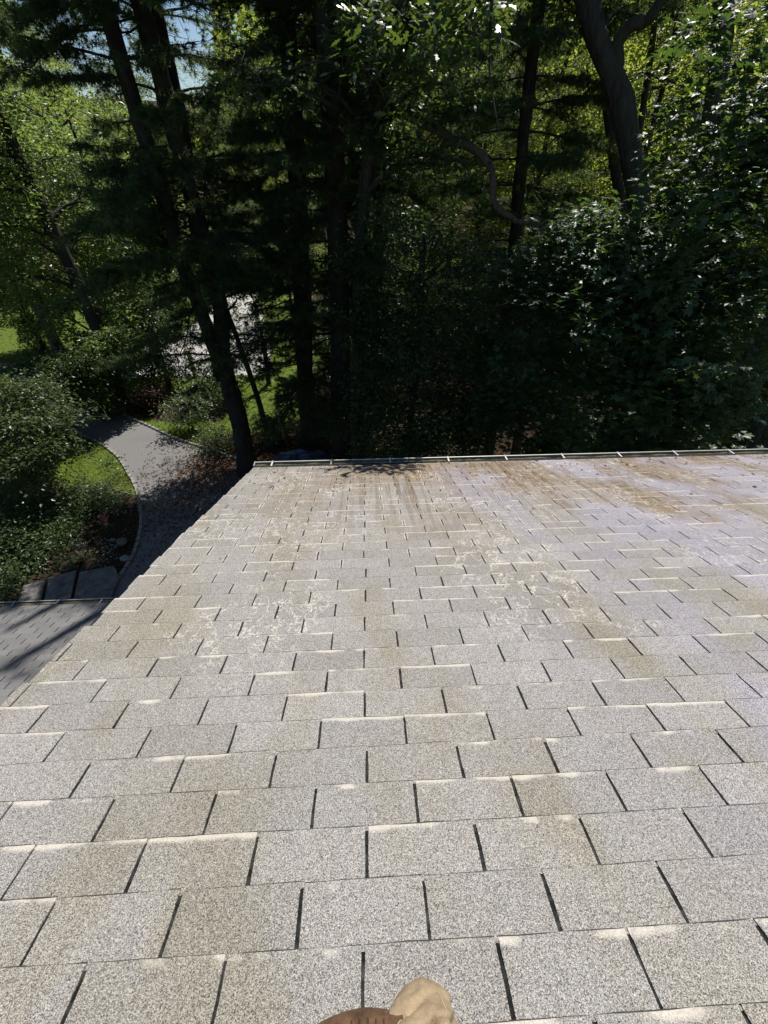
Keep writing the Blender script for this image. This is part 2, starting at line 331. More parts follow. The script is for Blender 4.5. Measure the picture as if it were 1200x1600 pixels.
def keep(P, rng, gaps=True):
    k = (P[:, 1] > 4.85) & (P[:, 2] > .03)
    t = (P[:, 2] - CAM[2] + CAMH / math.cos(SLOPE) + P[:, 1] * math.tan(SLOPE)) / (SUN[2] + SUN[1] * math.tan(SLOPE))
    L = P - t[:, None] * SUN
    hit = (t > 0) & (L[:, 0] > -1.6) & (L[:, 1] < 4.4) & (L[:, 1] > -4)
    k &= ~(hit & (np.linalg.norm(P - BOUGH, axis=1) > .75))
    for c, r in SHAFTS:
        t = (P - c) @ SUN; q = P - c - t[:, None] * SUN
        k &= ~((t > r * 1.3) & (np.linalg.norm(q, axis=1) < r) & (rng.random(len(P)) < .95))
    if gaps:
        px, py, z = project(P)
        for poly, pr in GAPS: k &= ~(inpoly(px, py, poly) & (rng.random(len(P)) < pr))
        t = P[:, 2] / SUN[2]; G = P - t[:, None] * SUN
        for c, r in LIT: k &= ~((np.hypot(G[:, 0] - c[0], G[:, 1] - c[1]) < r) & (rng.random(len(P)) < .97))
    return k

# ------------------------------------------------------------------ foliage
OVAL = (np.array([[0, 0, 0], [.42, -.27, .07], [1, 0, -.06], [.42, .27, .07]]), np.array([[0, 1, 2], [0, 2, 3]]))
_l = np.array([[.30, 0, 0], [0, 0, 0], [.10, -.42, -.03], [.34, -.22, .02], [.56, -.52, -.05], [.60, -.17, .02], [1, 0, -.06], [.60, .17, .02], [.56, .52, -.05], [.34, .22, .02], [.10, .42, -.03]])
LOBED = (_l, np.array([[0, i, i + 1] for i in range(1, 10)] + [[0, 10, 1]]))
_o = np.array([[0, 0, 0], [.22, -.16, 0], [.34, -.08, 0], [.52, -.24, -.02], [.62, -.1, 0], [.8, -.17, -.03], [1, 0, -.05], [.8, .17, -.03], [.62, .1, 0], [.52, .24, -.02], [.34, .08, 0], [.22, .16, 0]])
OAKL = (_o, np.array([[0, 1, 2], [0, 2, 10], [0, 10, 11], [2, 3, 4], [2, 4, 8], [2, 8, 10], [8, 9, 10], [4, 5, 6], [4, 6, 8], [6, 7, 8]]))
def leaves(P, N, D, size, rnd, template):
    """leaf blades at P with normal N, pointing along D"""
    N = unit(N); X = unit(D - (D * N).sum(1, keepdims=True) * N); Yv = np.cross(N, X)
    T, F = template; k = len(T)
    V = P[:, None] + size[:, None, None] * (T[None, :, 0:1] * X[:, None] + T[None, :, 1:2] * Yv[:, None] + T[None, :, 2:3] * N[:, None])
    Fa = (F[None] + (np.arange(len(P)) * k)[:, None, None]).reshape(-1, F.shape[1])
    return V.reshape(-1, 3), Fa, np.repeat(rnd, k)
def rdir(rng, n): return unit(rng.normal(size=(n, 3)))
def cloud(rng, clumps, sprays, per, size, flat_=.22, up=1., spread=.42, jit=.42):
    """layered sprays of leaves inside ellipsoids (centre, rx, rz)"""
    Ps, Ns, Ds, Ss, Rs = [], [], [], [], []
    for c, rx, rz in clumps:
        m_ = max(3, int(sprays * rx * rx / 1.0)); u = rdir(rng, m_) * (rng.random((m_, 1)) ** .4)
        cc = np.asarray(c) + u * [rx, rx, rz]; tilt = unit(np.c_[rng.normal(0, .3, (m_, 2)), np.ones(m_)])
        tone = rng.random(m_)
        for q in range(m_):
            a = rng.random(per) * 2 * np.pi; rr = np.sqrt(rng.random(per)) * spread * rng.uniform(.6, 1.3)
            off = np.c_[rr * np.cos(a), rr * np.sin(a), rng.normal(0, flat_ * spread, per)]
            off[:, 2] -= off[:, 0] * tilt[q, 0] + off[:, 1] * tilt[q, 1] + .25 * rr * rr / spread
            Ps.append(cc[q] + off); Ns.append(unit(tilt[q] * up + rng.normal(0, jit, (per, 3))))
            Ds.append(np.c_[np.cos(a), np.sin(a), rng.normal(-.35, .3, per)] + rng.normal(0, .35, (per, 3)))
            Ss.append(size * rng.uniform(.6, 1.25, per)); Rs.append(np.clip(tone[q] * .6 + rng.random(per) * .4, 0, 1))
    return [np.concatenate(x) for x in (Ps, Ns, Ds, Ss, Rs)]
def crown_mesh(name, rng, clumps, sprays, per, size, template, material, cull=True, gaps=True, **k):
    P, N, D, S, Rn = cloud(rng, clumps, sprays, per, size, **k)
    if cull:
        m_ = keep(P, rng, gaps); P, N, D, S, Rn = P[m_], N[m_], D[m_], S[m_], Rn[m_]
    V, F, a = leaves(P, N, D, S, Rn, template)
    return npmesh(name, V, F, material, False, {'rnd': a})
def limbs(mb, rng, trunk, tr, targets, r0=.06, k=5):
    for c in targets:
        c = np.asarray(c)
        if not keep(c[None], np.random.default_rng(1), False)[0] and c[1] > 3: continue
        d = np.linalg.norm(trunk - c, axis=1) + np.maximum(0, trunk[:, 2] - c[2] + .3) * 1.5
        i = int(np.argmin(d)); a = trunk[i]; mid = (a + c) / 2 + np.array([*rng.normal(0, .15, 2), .12 * np.linalg.norm(c - a)])
        pts = spline([a, mid, c], 9); pts[1:-1] += rng.normal(0, .03, (7, 3))
        r = min(r0 * (.5 + .25 * np.linalg.norm(c - a)), tr[i] * .6); mb.tube(pts, np.linspace(r, r * .2, 9), k)
        for _ in range(3):
            j = rng.integers(4, 9); e = pts[j] + rng.normal(0, .45, 3); mb.tube(spline([pts[j], (pts[j] + e) / 2 + rng.normal(0, .06, 3), e], 5), np.linspace(r * .3, r * .08, 5), 3)

def pine(name, label, stems, seed, group=None, zmin=1.6, lmax=3.4, dens=1.):
    """stems: list of (3-D points, radii); each bears whorls of drooping boughs with needle tufts"""
    rng = np.random.default_rng(seed); base = stems[0][0][0]
    root = empty(name, (base[0], base[1], 0), label, 'tree', group)
    mb = MB(); TP, TD = [], []
    for pts, rad in stems:
        P = spline(pts, 40); r = np.interp(np.linspace(0, 1, 40), np.linspace(0, 1, len(rad)), rad); mb.tube(P, r, 14, rng, .08)
        z = max(P[0, 2] + .8, zmin); zt = P[-1, 2]
        while z < zt - .2:
            f = (z - zmin) / (zt - zmin); L0 = lmax * (1.05 - .75 * f ** 1.4); c = np.array([np.interp(z, P[:, 2], P[:, k]) for k in range(3)]); a0 = rng.random() * 6.28
            nb = rng.integers(3, 6)
            for b in range(nb):
                if rng.random() > dens: continue
                a = a0 + b * 6.28 / nb + rng.normal(0, .3); L = L0 * rng.uniform(.55, 1.1); dead = z < zmin + 1.6 and rng.random() < .4
                h = np.array([math.cos(a), math.sin(a), 0]); t = np.linspace(0, 1, 8)[:, None]; rise = rng.uniform(-.05, .3); dr_ = rng.uniform(.2, .6)
                B = c + h * L * t + np.array([0, 0, 1.]) * L * (rise * t - dr_ * t ** 2 + .12 * t ** 3) + np.cumsum(rng.normal(0, .07, (8, 3)), 0) * t
                kk = keep(B[-3:], rng); 
                if not kk.any(): continue
                rb = .010 + .007 * L; mb.tube(B, np.linspace(rb, .006, 8), 5)
                nt_w = int(14 + 13.0 * L)
                for q in range(nt_w):
                    s = rng.uniform(.22, 1.); p = B[0] + 0 * h; j = s * 7; i0 = min(int(j), 6); p = B[i0] + (B[i0 + 1] - B[i0]) * (j - i0)
                    sd = 1 if q % 2 else -1; ta = a + sd * rng.uniform(.4, 1.1); l = L * rng.uniform(.14, .3) * (1.25 - .8 * s) + .12
                    e = p + l * np.array([math.cos(ta), math.sin(ta), rng.uniform(-.35, .15)]); mb.tube([p, (p + e) / 2 + rng.normal(0, .02, 3), e], [.007, .005, .003], 3)
                    if dead: continue
                    n = max(2, int(l / .1)); u = np.linspace(.3, 1., n)[:, None]; TP.append(p + (e - p) * u + rng.normal(0, .02, (n, 3))); TD.append(np.repeat((e - p)[None] / l, n, 0))
            z += rng.uniform(.38, .62)
    TP = np.concatenate(TP); TD = np.concatenate(TD); k = keep(TP, rng); TP, TD = TP[k], TD[k]
    nn = 22; n = len(TP); d = unit(np.repeat(TD, nn, 0) * .75 + rdir(rng, n * nn) * .9 + [0, 0, -.25]); b = np.repeat(TP, nn, 0)
    L = rng.uniform(.09, .16, n * nn)[:, None]; s = unit(np.cross(d, rdir(rng, n * nn))) * .006
    V = np.stack([b - s, b + s, b + d * L], 1).reshape(-1, 3); F = np.arange(len(V)).reshape(-1, 3)
    part('trunk', mb.mesh('pine_trunk', BARK, True), root)
    part('crown', npmesh('pine_crown', V, F, NEEDLE, False, {'rnd': np.repeat(np.repeat(rng.random(n), nn) * .7 + rng.random(n * nn) * .3, 3)}), root)
    return root
def broad(name, label, trunk, rad, clumps, seed, material, template=OVAL, size=.11, sprays=16, per=26, bark=BARKG, group=None, cat='tree', extra=(), limb=(), **k):
    rng = np.random.default_rng(seed); P = spline(trunk, 30); r = np.interp(np.linspace(0, 1, 30), np.linspace(0, 1, len(rad)), rad)
    root = empty(name, (P[0, 0], P[0, 1], 0), label, cat, group)
    mb = MB(); mb.tube(P, r, 14, rng, .08)
    for ep, er in extra: e = spline(ep, 18); mb.tube(e, np.interp(np.linspace(0, 1, 18), np.linspace(0, 1, len(er)), er), 8, rng, .06)
    if clumps: limbs(mb, rng, P, r, [c[0] for c in clumps])
    part('trunk' if cat == 'tree' else 'stem', mb.mesh(name + '_trunk', bark, True), root)
    for ep, er in limb: e = spline(ep, 36); e[1:-1] += rng.normal(0, .012, (34, 3)); lb = MB(); lb.tube(e, np.interp(np.linspace(0, 1, 36), np.linspace(0, 1, len(er)), er), 9, rng, .08); part('limb', lb.mesh(name + '_limb', BARKP, True), root, 'pale crooked bare limb')
    if clumps: part('crown' if cat == 'tree' else 'foliage', crown_mesh(name + '_crown', rng, clumps, sprays, per, size, template, material, **k), root)
    return root
def path(pts, hd, down=True, top=None):
    """trunk through sight lines at one horizontal distance, grounded at its base and continued upward"""
    P = [Ph(x, y, hd + (dh if len(q) > 2 else 0)) for q in pts for x, y, dh in [(q + (0,))[:3]]]
    if down: b = P[0].copy(); d = unit(P[0] - P[1]); b = P[0] + d * (P[0][2] + .15) / max(.3, -d[2]) * np.array([.6, .6, 1]) ; b[2] = -.15; P = [b] + P
    if top: e = P[-1]; d = unit(P[-1] - P[-2]); P.append(e + np.array([d[0] * .5, d[1] * .5, 1.]) * (top - e[2]))
    return np.array(P)

# ------------------------------------------------------------------ house
def tabs(rng, x0f, x1, d0, d1_, W=.3048, E=.127, xs=-.041, ds=.529, ny=5, nx=7, gap=0.):
    """three-tab shingles: one slab per tab, slots between, each tilted over the course below"""
    V, F, C, U = [], [], [], []; n = 0; T0 = .0042
    k0 = int(math.floor((d0 - ds) / E)); k1 = int(math.ceil((d1_ - ds) / E))
    # butt order: course k spans [ds+(k-1)E, ds+kE] measured down the slope... its butt is the lower end
    for k in range(k0, k1 + 1):
        db = ds + k * E + rng.normal(0, .0012)
        if db > d1_ + .02: continue
        dt = db - E - .012; off = (W / 2 if k % 2 else 0) + rng.normal(0, .0035); skew = rng.normal(0, .0008)
        i0 = int(math.floor((x0f(db) - xs - off) / W)) - 1; i1 = int(math.ceil((x1 - xs - off) / W)) + 1
        for i in range(i0, i1):
            a, b = xs + off + i * W, xs + off + (i + 1) * W; g0, g1 = rng.uniform(.0033, .0053, 2) + gap
            a += g0; b -= g1; le = x0f(db); hide = False
            if b < le + .02: continue
            if a < le: a = le + rng.normal(0, .004)
            if a > x1 - .02: continue
            b = min(b, x1)
            rnd = rng.random(); rb = rng.random(); curl = abs(rng.normal(0, .0012)); cup = rng.normal(0, .0010); tw = rng.normal(0, .0006)
            u = np.linspace(0, 1, nx); v = np.array([0., .45, .8, .93, .985, 1.])[:ny + 1]
            uu, vv = np.meshgrid(u, v)
            jag = rng.normal(0, .0009, uu.shape); x = a + (b - a) * uu + jag * ((uu < .01) | (uu > .99)); d = dt + (db - dt) * vv + rng.normal(0, .0007, uu.shape) * (vv > .97) + skew * uu * 4
            h = .0012 + T0 * vv * 1.15 + cup * (vv ** 2) * (1 - 4 * (uu - .5) ** 2) + tw * (uu - .5) * vv - (.0012 + curl) * np.clip((vv - .8) / .2, 0, 1) ** 1.6
            top = np.stack([x, d, h], -1).reshape(-1, 3); bot = top.copy(); bot[:, 2] = np.minimum(bot[:, 2] - .003, .0004)
            m = len(top); vs = np.r_[top, bot]; V.append(vs)
            nyv = len(v); ii = np.arange(nyv - 1)[:, None] * nx + np.arange(nx - 1)[None]
            q = np.stack([ii, ii + nx, ii + nx + 1, ii + 1], -1).reshape(-1, 4)
            e1 = np.arange(nyv - 1) * nx; s1 = np.stack([e1, e1 + m, e1 + nx + m, e1 + nx], -1); e2 = e1 + nx - 1; s2 = np.stack([e2, e2 + nx, e2 + nx + m, e2 + m], -1)
            e3 = (nyv - 1) * nx + np.arange(nx - 1); s3 = np.stack([e3, e3 + m, e3 + 1 + m, e3 + 1], -1)
            F.append(np.concatenate([q, s1, s2, s3]) + n); n += 2 * m
            cv = np.where(np.r_[np.zeros(m), np.ones(m)] > 0, 1., np.tile(vv.ravel(), 2))
            C.append(np.stack([np.full(2 * m, rnd), cv, np.tile(uu.ravel(), 2), np.full(2 * m, rb)], -1)); U.append(vs[:, :2])
    return np.concatenate(V), np.concatenate(F), np.concatenate(C), np.concatenate(U)
EAVE_D = 4.95; XR = 7.4; RIDGE_D = -2.6
rake = lambda d: -1.454 + .0274 * (np.asarray(d) - 1.29)
house = empty('house', (3, 0, 0), 'two storey house whose sunlit weathered shingle roof fills the lower half', 'house')
rng = np.random.default_rng(3)
V, F, C, U = tabs(rng, rake, XR, RIDGE_D + .1, EAVE_D)
roof_o = part('roof', npmesh('main_roof', roofP(V[:, 0], V[:, 1], V[:, 2]), F, SHINGLE, False, None, U, C), house, 'sunlit grey brown shingle roof with dark slots')
def slab(xa, da, xb, db, h0, h1): return [roofP(x, d, h) for h in (h0, h1) for x, d in ((xa(da), da), (xb, da), (xb, db), (xa(db), db))]
def hexa(P): mb = MB(); mb.add(P, [[0, 1, 2, 3][::-1], [4, 5, 6, 7], [0, 1, 5, 4], [1, 2, 6, 5], [2, 3, 7, 6], [3, 0, 4, 7]]); return mb
rk = lambda d: float(rake(d)) + .012
mb = hexa(slab(rk, RIDGE_D, XR - .01, EAVE_D - .02, -.05, 0.)); me = mb.mesh('roof_deck', UNDER); me.uv_layers.new(name='UVMap')
part('roof_underlay', me, roof_o)
# far slope behind the camera, mirrored about the ridge
rp = roofP(0, RIDGE_D); ridge_y, ridge_z = rp[1], rp[2]; eave = roofP(0, EAVE_D)
mb = MB(); sl_ = math.tan(SLOPE); L = 7.
mb.add([[-1.5, ridge_y, ridge_z - .002], [XR, ridge_y, ridge_z - .002], [XR, ridge_y - L, ridge_z - L * sl_], [-1.5, ridge_y - L, ridge_z - L * sl_],
        [-1.5, ridge_y, ridge_z - .06], [XR, ridge_y, ridge_z - .06], [XR, ridge_y - L, ridge_z - L * sl_ - .06], [-1.5, ridge_y - L, ridge_z - L * sl_ - .06]],
       [[3, 2, 1, 0], [4, 5, 6, 7], [2, 3, 7, 6], [0, 4, 7, 3], [1, 2, 6, 5]])
me = mb.mesh('rear_slope', SHINGLE2, uv=np.concatenate(mb.V)[:, :2]); part('roof', me, house, 'rear roof slope over the ridge')
# walls with gables
wx0, wx1, wy0, wy1 = -1.15, XR - .3, ridge_y - L + .4, eave[1] - .42
def rz(y): return ridge_z - abs(y - ridge_y) * sl_ - .09
mb = MB(); mb.add([[wx0, wy0, -.2], [wx1, wy0, -.2], [wx1, wy1, -.2], [wx0, wy1, -.2], [wx0, wy0, rz(wy0)], [wx1, wy0, rz(wy0)], [wx1, wy1, rz(wy1)], [wx0, wy1, rz(wy1)], [wx0, ridge_y, rz(ridge_y)], [wx1, ridge_y, rz(ridge_y)]],
       [[0, 1, 5, 4], [2, 3, 7, 6], [3, 0, 4, 7], [1, 2, 6, 5]], [[7, 4, 8], [5, 6, 9]]); part('wall', mb.mesh('house_wall', SIDING), house)
# rake board, drip edge, gutter
mb = hexa([roofP(rk(d) + dx - .03, d, h) for h in (-.17, -.052) for dx, d in ((.05, RIDGE_D), (.074, RIDGE_D), (.074, EAVE_D + .02), (.05, EAVE_D + .02))]); part('rake_board', mb.mesh('rake_board', WHITE), house)
def gutter(parent, x0, x1, ey, ez, slope_dx, brackets, w_=.075, hgt=.09):
    """open trough along the eave: back, floor, front with a rolled lip"""
    prof = [(0.004, .0), (0.004, -hgt), (.05, -hgt), (w_ * .95, -.055), (w_, -.0), (w_ + .009, .002), (w_ + .010, -.008), (w_ + .003, -.010), (w_ - .004, -.055), (.048, -hgt - .006), (-.0, -hgt - .006)]
    n = len(prof); P = []
    for x, dy in ((x0, 0.), (x1, slope_dx)): P += [[x, ey + a + dy, ez + b] for a, b in prof]
    mb = MB(); mb.add(P, [[i, i + 1, n + i + 1, n + i] for i in range(n - 1)])
    for s, xx, dy in ((1, x0, 0.), (-1, x1, slope_dx)):
        mb.box([xx - (.006 if s > 0 else 0), ey + dy, ez - hgt - .006], [.006, 0, 0], [0, w_ + .016, 0], [0, 0, hgt + .009])
    g = part('gutter', mb.mesh('gutter', WHITE), parent)
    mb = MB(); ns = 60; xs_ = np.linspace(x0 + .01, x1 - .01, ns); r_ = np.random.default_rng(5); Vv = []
    for q, (a, b) in enumerate([(.005, -.022), (.03, -.028), (.05, -.03), (w_ * .9, -.026), (w_ - .004, -.006)]):  # sediment on the floor; outer rows coat the front wall as painted shade
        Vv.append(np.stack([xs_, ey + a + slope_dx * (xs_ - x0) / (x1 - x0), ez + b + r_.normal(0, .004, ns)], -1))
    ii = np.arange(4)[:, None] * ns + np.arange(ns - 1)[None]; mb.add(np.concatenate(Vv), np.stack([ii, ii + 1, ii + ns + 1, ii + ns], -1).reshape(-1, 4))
    part('gutter_sediment_shade', mb.mesh('gutter_sediment_shade', OLIVE, True), g)
    for x in brackets:
        dy = slope_dx * (x - x0) / (x1 - x0); mb = MB(); mb.box([x - .009, ey + dy - .03, ez + .0075], [.018, 0, 0], [0, w_ + .035, -.008], [0, 0, .003]); mb.box([x - .009, ey + dy + w_ + .006, ez - .012], [.018, 0, 0], [0, .01, 0], [0, 0, .018])
        part('bracket', mb.mesh('gutter_bracket', WHITE), g)
    return g
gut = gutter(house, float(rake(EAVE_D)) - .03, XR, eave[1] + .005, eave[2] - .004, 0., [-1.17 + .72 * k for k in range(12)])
# lower wing with its own roof
LH = -3.845; LOW_D = 6.15
lowP = lambda x, d, h=0.: roofP(x, d, np.asarray(h) + LH + CAMH)
V, F, C, U = tabs(np.random.default_rng(8), lambda d: -9.0 + 0 * d, -1.16, 1.5, LOW_D, xs=.1, ds=.42, nx=4, gap=.0035)
low_o = part('lower_roof', npmesh('lower_roof', lowP(V[:, 0], V[:, 1], V[:, 2]), F, SHINGLE2, False, None, U, C), house, 'lower blue grey shingle roof in dappled light')
mb = hexa([lowP(x, d, h) for h in (-.05, 0.) for x, d in ((-8.99, 1.45), (-1.17, 1.45), (-1.17, LOW_D - .02), (-8.99, LOW_D - .02))]); me = mb.mesh('lower_deck', UNDER); me.uv_layers.new(name='UVMap'); part('roof_underlay', me, low_o)
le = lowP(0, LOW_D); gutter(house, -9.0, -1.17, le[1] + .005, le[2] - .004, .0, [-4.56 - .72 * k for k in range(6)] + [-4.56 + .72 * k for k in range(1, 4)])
lt = lowP(0, 1.45); mb = MB(); y0_, y1_ = lt[1] - .3, le[1] - .4
mb.add([[-8.7, y0_, -.2], [-1.16, y0_, -.2], [-1.16, y1_, -.2], [-8.7, y1_, -.2], [-8.7, y0_, lt[2] + .0], [-1.16, y0_, lt[2] + .0], [-1.16, y1_, le[2] + .06], [-8.7, y1_, le[2] + .06]],
       [[0, 1, 5, 4], [2, 3, 7, 6], [3, 0, 4, 7], [4, 5, 6, 7]]); part('lower_wall', mb.mesh('wing_wall', SIDING), house)

# ------------------------------------------------------------------ the person on the roof: brown boot and tan trouser
def cloth_lump(pts, rad, ns, rng_, folds, squash=1.):
    """closed lofted surface through centre points with elliptical rings and folds"""
    P = spline(pts, ns); t = np.linspace(0, 1, ns); tk = np.r_[0, np.cumsum(np.linalg.norm(np.diff(np.array(pts), axis=0), axis=1))]; tk = tk / tk[-1]; rx = np.interp(t, tk, [r[0] for r in rad]); rz_ = np.interp(t, tk, [r[1] for r in rad])
    k = 40; a = np.linspace(0, 2 * np.pi, k, endpoint=False); V = np.zeros((ns, k, 3))
    for i in range(ns):
        f = 1 + folds(t[i], a); V[i] = P[i] + np.stack([rx[i] * np.cos(a) * f, 0 * a, rz_[i] * np.sin(a) * f], -1)
    return V
def loft(V):
    ns, k = V.shape[:2]; i = np.arange(ns - 1)[:, None] * k; j = np.arange(k)[None]; j2 = (j + 1) % k
    Q = np.stack([i + j, i + j2, i + k + j2, i + k + j], -1).reshape(-1, 4); W_ = np.r_[V.reshape(-1, 3), [V[0].mean(0)], [V[-1].mean(0)]]
    n = ns * k; T = [[jj, n, (jj + 1) % k] for jj in range(k)] + [[n - k + jj, n - k + (jj + 1) % k, n + 1] for jj in range(k)]
    mb = MB(); mb.add(W_, Q, T); return mb
def to_roof(V): return roofP(V[..., 0], V[..., 1] - .022, V[..., 2])
def worn(name, c1, c2, dirt, weave, rough, bd):
    m, nt = mat(name); v = obco(nt); f = noise(nt, v, 26., 6., .65); d = noise(nt, v, 9., 5., .6); g = noise(nt, v, weave, 3.)
    c = ramp(nt, f, [(.28, c1), (.72, c2)]); c = mixc(nt, math_(nt, 'MULTIPLY', smooth(nt, d, .5, .72), .6), c, dirt)
    c = mixc(nt, smooth(nt, g, .62, .78), c, tuple(min(1, x * 1.35) for x in c2))
    h = math_(nt, 'ADD', math_(nt, 'MULTIPLY', f, .8), math_(nt, 'MULTIPLY', g, .25)); finish(nt, c, rough, h, .9, bd, .2); return m
TAN = worn('tan_canvas', (.21, .155, .095), (.38, .295, .195), (.13, .10, .068), 420., .92, .006)
LEATHER = worn('brown_leather', (.045, .024, .013), (.19, .108, .062), (.05, .03, .02), 160., .6, .006)
LEATHER2 = plain('dark_leather', (.035, .02, .012), (.09, .05, .03), 40., .6, .4, .003)
THREAD = plain('pale_thread', (.34, .27, .18), (.5, .42, .3), 60., .8)
person = empty('person', roofP(.05, .2), 'person on the roof showing only a brown leather boot and tan canvas trouser leg', 'person')
rng = np.random.default_rng(11)
def tan_folds(t, a): return .07 * np.sin(3 * a + 7 * t) + .05 * np.sin(5 * a - 13 * t) - .34 * np.exp(-((t - .66 - .07 * np.cos(a)) / .03) ** 2) * np.clip(np.sin(a + .2), 0, 1) - .28 * np.exp(-((t - .83 - .12 * np.cos(a)) / .025) ** 2) * np.clip(np.sin(a - .4), 0, 1) - .22 * np.exp(-((a - 1.15 - .5 * (t - .8)) / .10) ** 2) * (t > .5) + .12 * np.exp(-((a - 1.5) / .25) ** 2) * np.exp(-((t - .9) / .08) ** 2)
V = cloth_lump([(.058, .16, .085), (.060, .28, .085), (.064, .352, .078), (.068, .40, .066), (.073, .437, .052), (.077, .464, .042), (.079, .478, .036)], [(.100, .085), (.096, .084), (.087, .076), (.073, .062), (.056, .045), (.034, .026), (.008, .008)], 64, rng, tan_folds)
tt_, aa_ = np.meshgrid(np.linspace(0, 1, V.shape[0]), np.linspace(0, 2 * np.pi, V.shape[1], endpoint=False), indexing='ij')
wr = .0035 * np.sin(34 * tt_ + 2.2 * np.sin(2 * aa_ + 1)) * (tt_ > .5) + .0028 * np.sin(9 * aa_ + 20 * tt_) + .0022 * np.sin(60 * tt_ - 5 * aa_) * (tt_ > .6); V[..., 2] += wr * np.clip(np.sin(aa_) + .4, 0, 1) * (1 - tt_ ** 6); V[..., 0] += .6 * wr * np.cos(aa_)
V[..., 2] = np.maximum(V[..., 2], .007)
part('trouser_leg', loft(to_roof(V)).mesh('trouser_leg', TAN, True), person, 'tan canvas trouser leg with pale seams')
seam = MB(); seam.tube(to_roof(V)[20:56, 6] + WB[:, 2] * .0005, .0009, 5); seam.tube(to_roof(V)[24:50, 14] + WB[:, 2] * .0005, .0009, 5)
part('seam', seam.mesh('trouser_seam', THREAD), person.children[0])
def boot_folds(t, a): return .04 * np.sin(2 * a) + .03 * np.sin(11 * t * 3 + 2 * a) * (t > .3)
V = cloth_lump([(-.16, .315, .03), (-.135, .34, .045), (-.09, .352, .055), (-.03, .352, .062), (.02, .34, .066), (.06, .32, .07)], [(.01, .012)] * 6, 30, rng, boot_folds)
# the boot lies across the slope: rings in the slope/normal plane
ctr = spline([(-.195, .31, .022), (-.16, .335, .04), (-.11, .345, .052), (-.05, .348, .06), (.0, .342, .064), (.04, .33, .07)], 34); tt = np.linspace(0, 1, 34)
ra = np.interp(tt, [0, .12, .35, .7, 1], [.012, .045, .066, .074, .076]); rb_ = np.interp(tt, [0, .12, .35, .7, 1], [.012, .032, .046, .054, .06])
k = 36; a = np.linspace(0, 2 * np.pi, k, endpoint=False)
V = ctr[:, None] + np.stack([0 * a[None] + 0 * tt[:, None], ra[:, None] * np.cos(a)[None], rb_[:, None] * np.sin(a)[None] * (1 + .05 * np.sin(38 * tt[:, None]) * (tt[:, None] > .45))], -1)
V[..., 2] = np.maximum(V[..., 2], .009)
V[..., 1] += .012; V[..., 0] -= .006
boot = part('boot', loft(to_roof(V)).mesh('boot', LEATHER, True), person, 'brown leather boot with stitched rows')
mb = MB(); B3 = to_roof(V)
for q in range(10, 20): mb.tube([B3[q, 6] + WB[:, 2] * .0004, B3[q, 6] * .6 + B3[q + 1, 6] * .4 + WB[:, 2] * .0004], .0009, 4)
part('stitching', mb.mesh('boot_stitching', THREAD), boot)
mb = MB()
for q in (20, 22, 24, 26, 28): mb.tube(spline([B3[q, 5] - WB[:, 2] * .001, B3[q, 7] + WB[:, 2] * .001, B3[q + 1, 10]], 8), .0022, 6)
part('lace', mb.mesh('boot_lace', LEATHER2, True), boot)
part('sole', hexa([roofP(x, d, h) for h in (.006, .02) for x, d in ((-.17, .27), (.05, .24), (.05, .395), (-.13, .375))]).mesh('boot_sole', DARKMETAL), boot)

# ------------------------------------------------------------------ kerbs, garden bed, stones, post
def kerb_row(pts, label, group, seed, L=.25):
    r_ = np.random.default_rng(seed); P = np.c_[pts, np.zeros(len(pts))]; s = np.r_[0, np.cumsum(np.linalg.norm(np.diff(P, axis=0), axis=1))]
    meshes = []
    for v in range(4):
        mb = MB(); a, b, c = L * .47, .048, .08; q = r_.normal(0, .007, (8, 3))
        bx = np.array([[-a, -b, -.1], [a, -b, -.1], [a, b, -.1], [-a, b, -.1], [-a * .9, -b * .85, c], [a * .9, -b * .85, c], [a * .9, b * .85, c], [-a * .9, b * .85, c]]) + q
        mb.add(bx, [[4, 5, 6, 7], [0, 1, 5, 4], [1, 2, 6, 5], [2, 3, 7, 6], [3, 0, 4, 7]]); meshes.append(mb.mesh('granite_block', STONE))
    u = L / 2
    while u < s[-1]:
        p = np.array([np.interp(u, s, P[:, k]) for k in range(2)]); p2 = np.array([np.interp(u + .1, s, P[:, k]) for k in range(2)]); d = p2 - p
        o = link(bpy.data.objects.new('kerb_stone', meshes[r_.integers(4)])); o.location = (p[0], p[1], r_.normal(0, .006)); o.rotation_euler = (0, 0, math.atan2(d[1], d[0]) + r_.normal(0, .04))
        tag(o, label, 'kerb stone', group); u += L
vis_l = dl[(dl[:, 1] < 16.2)]; kerb_row(vis_l, 'granite block in the curved kerb between the garden bed and driveway', 'granite blocks edging the driveway on its garden side', 1)
vis_r = dr[(dr[:, 0] > -12.5) & (dr[:, 0] < -3.6)]; kerb_row(vis_r, 'granite block in the kerb between the driveway and the lit shrub', 'granite blocks edging the driveway on its lawn side', 2)

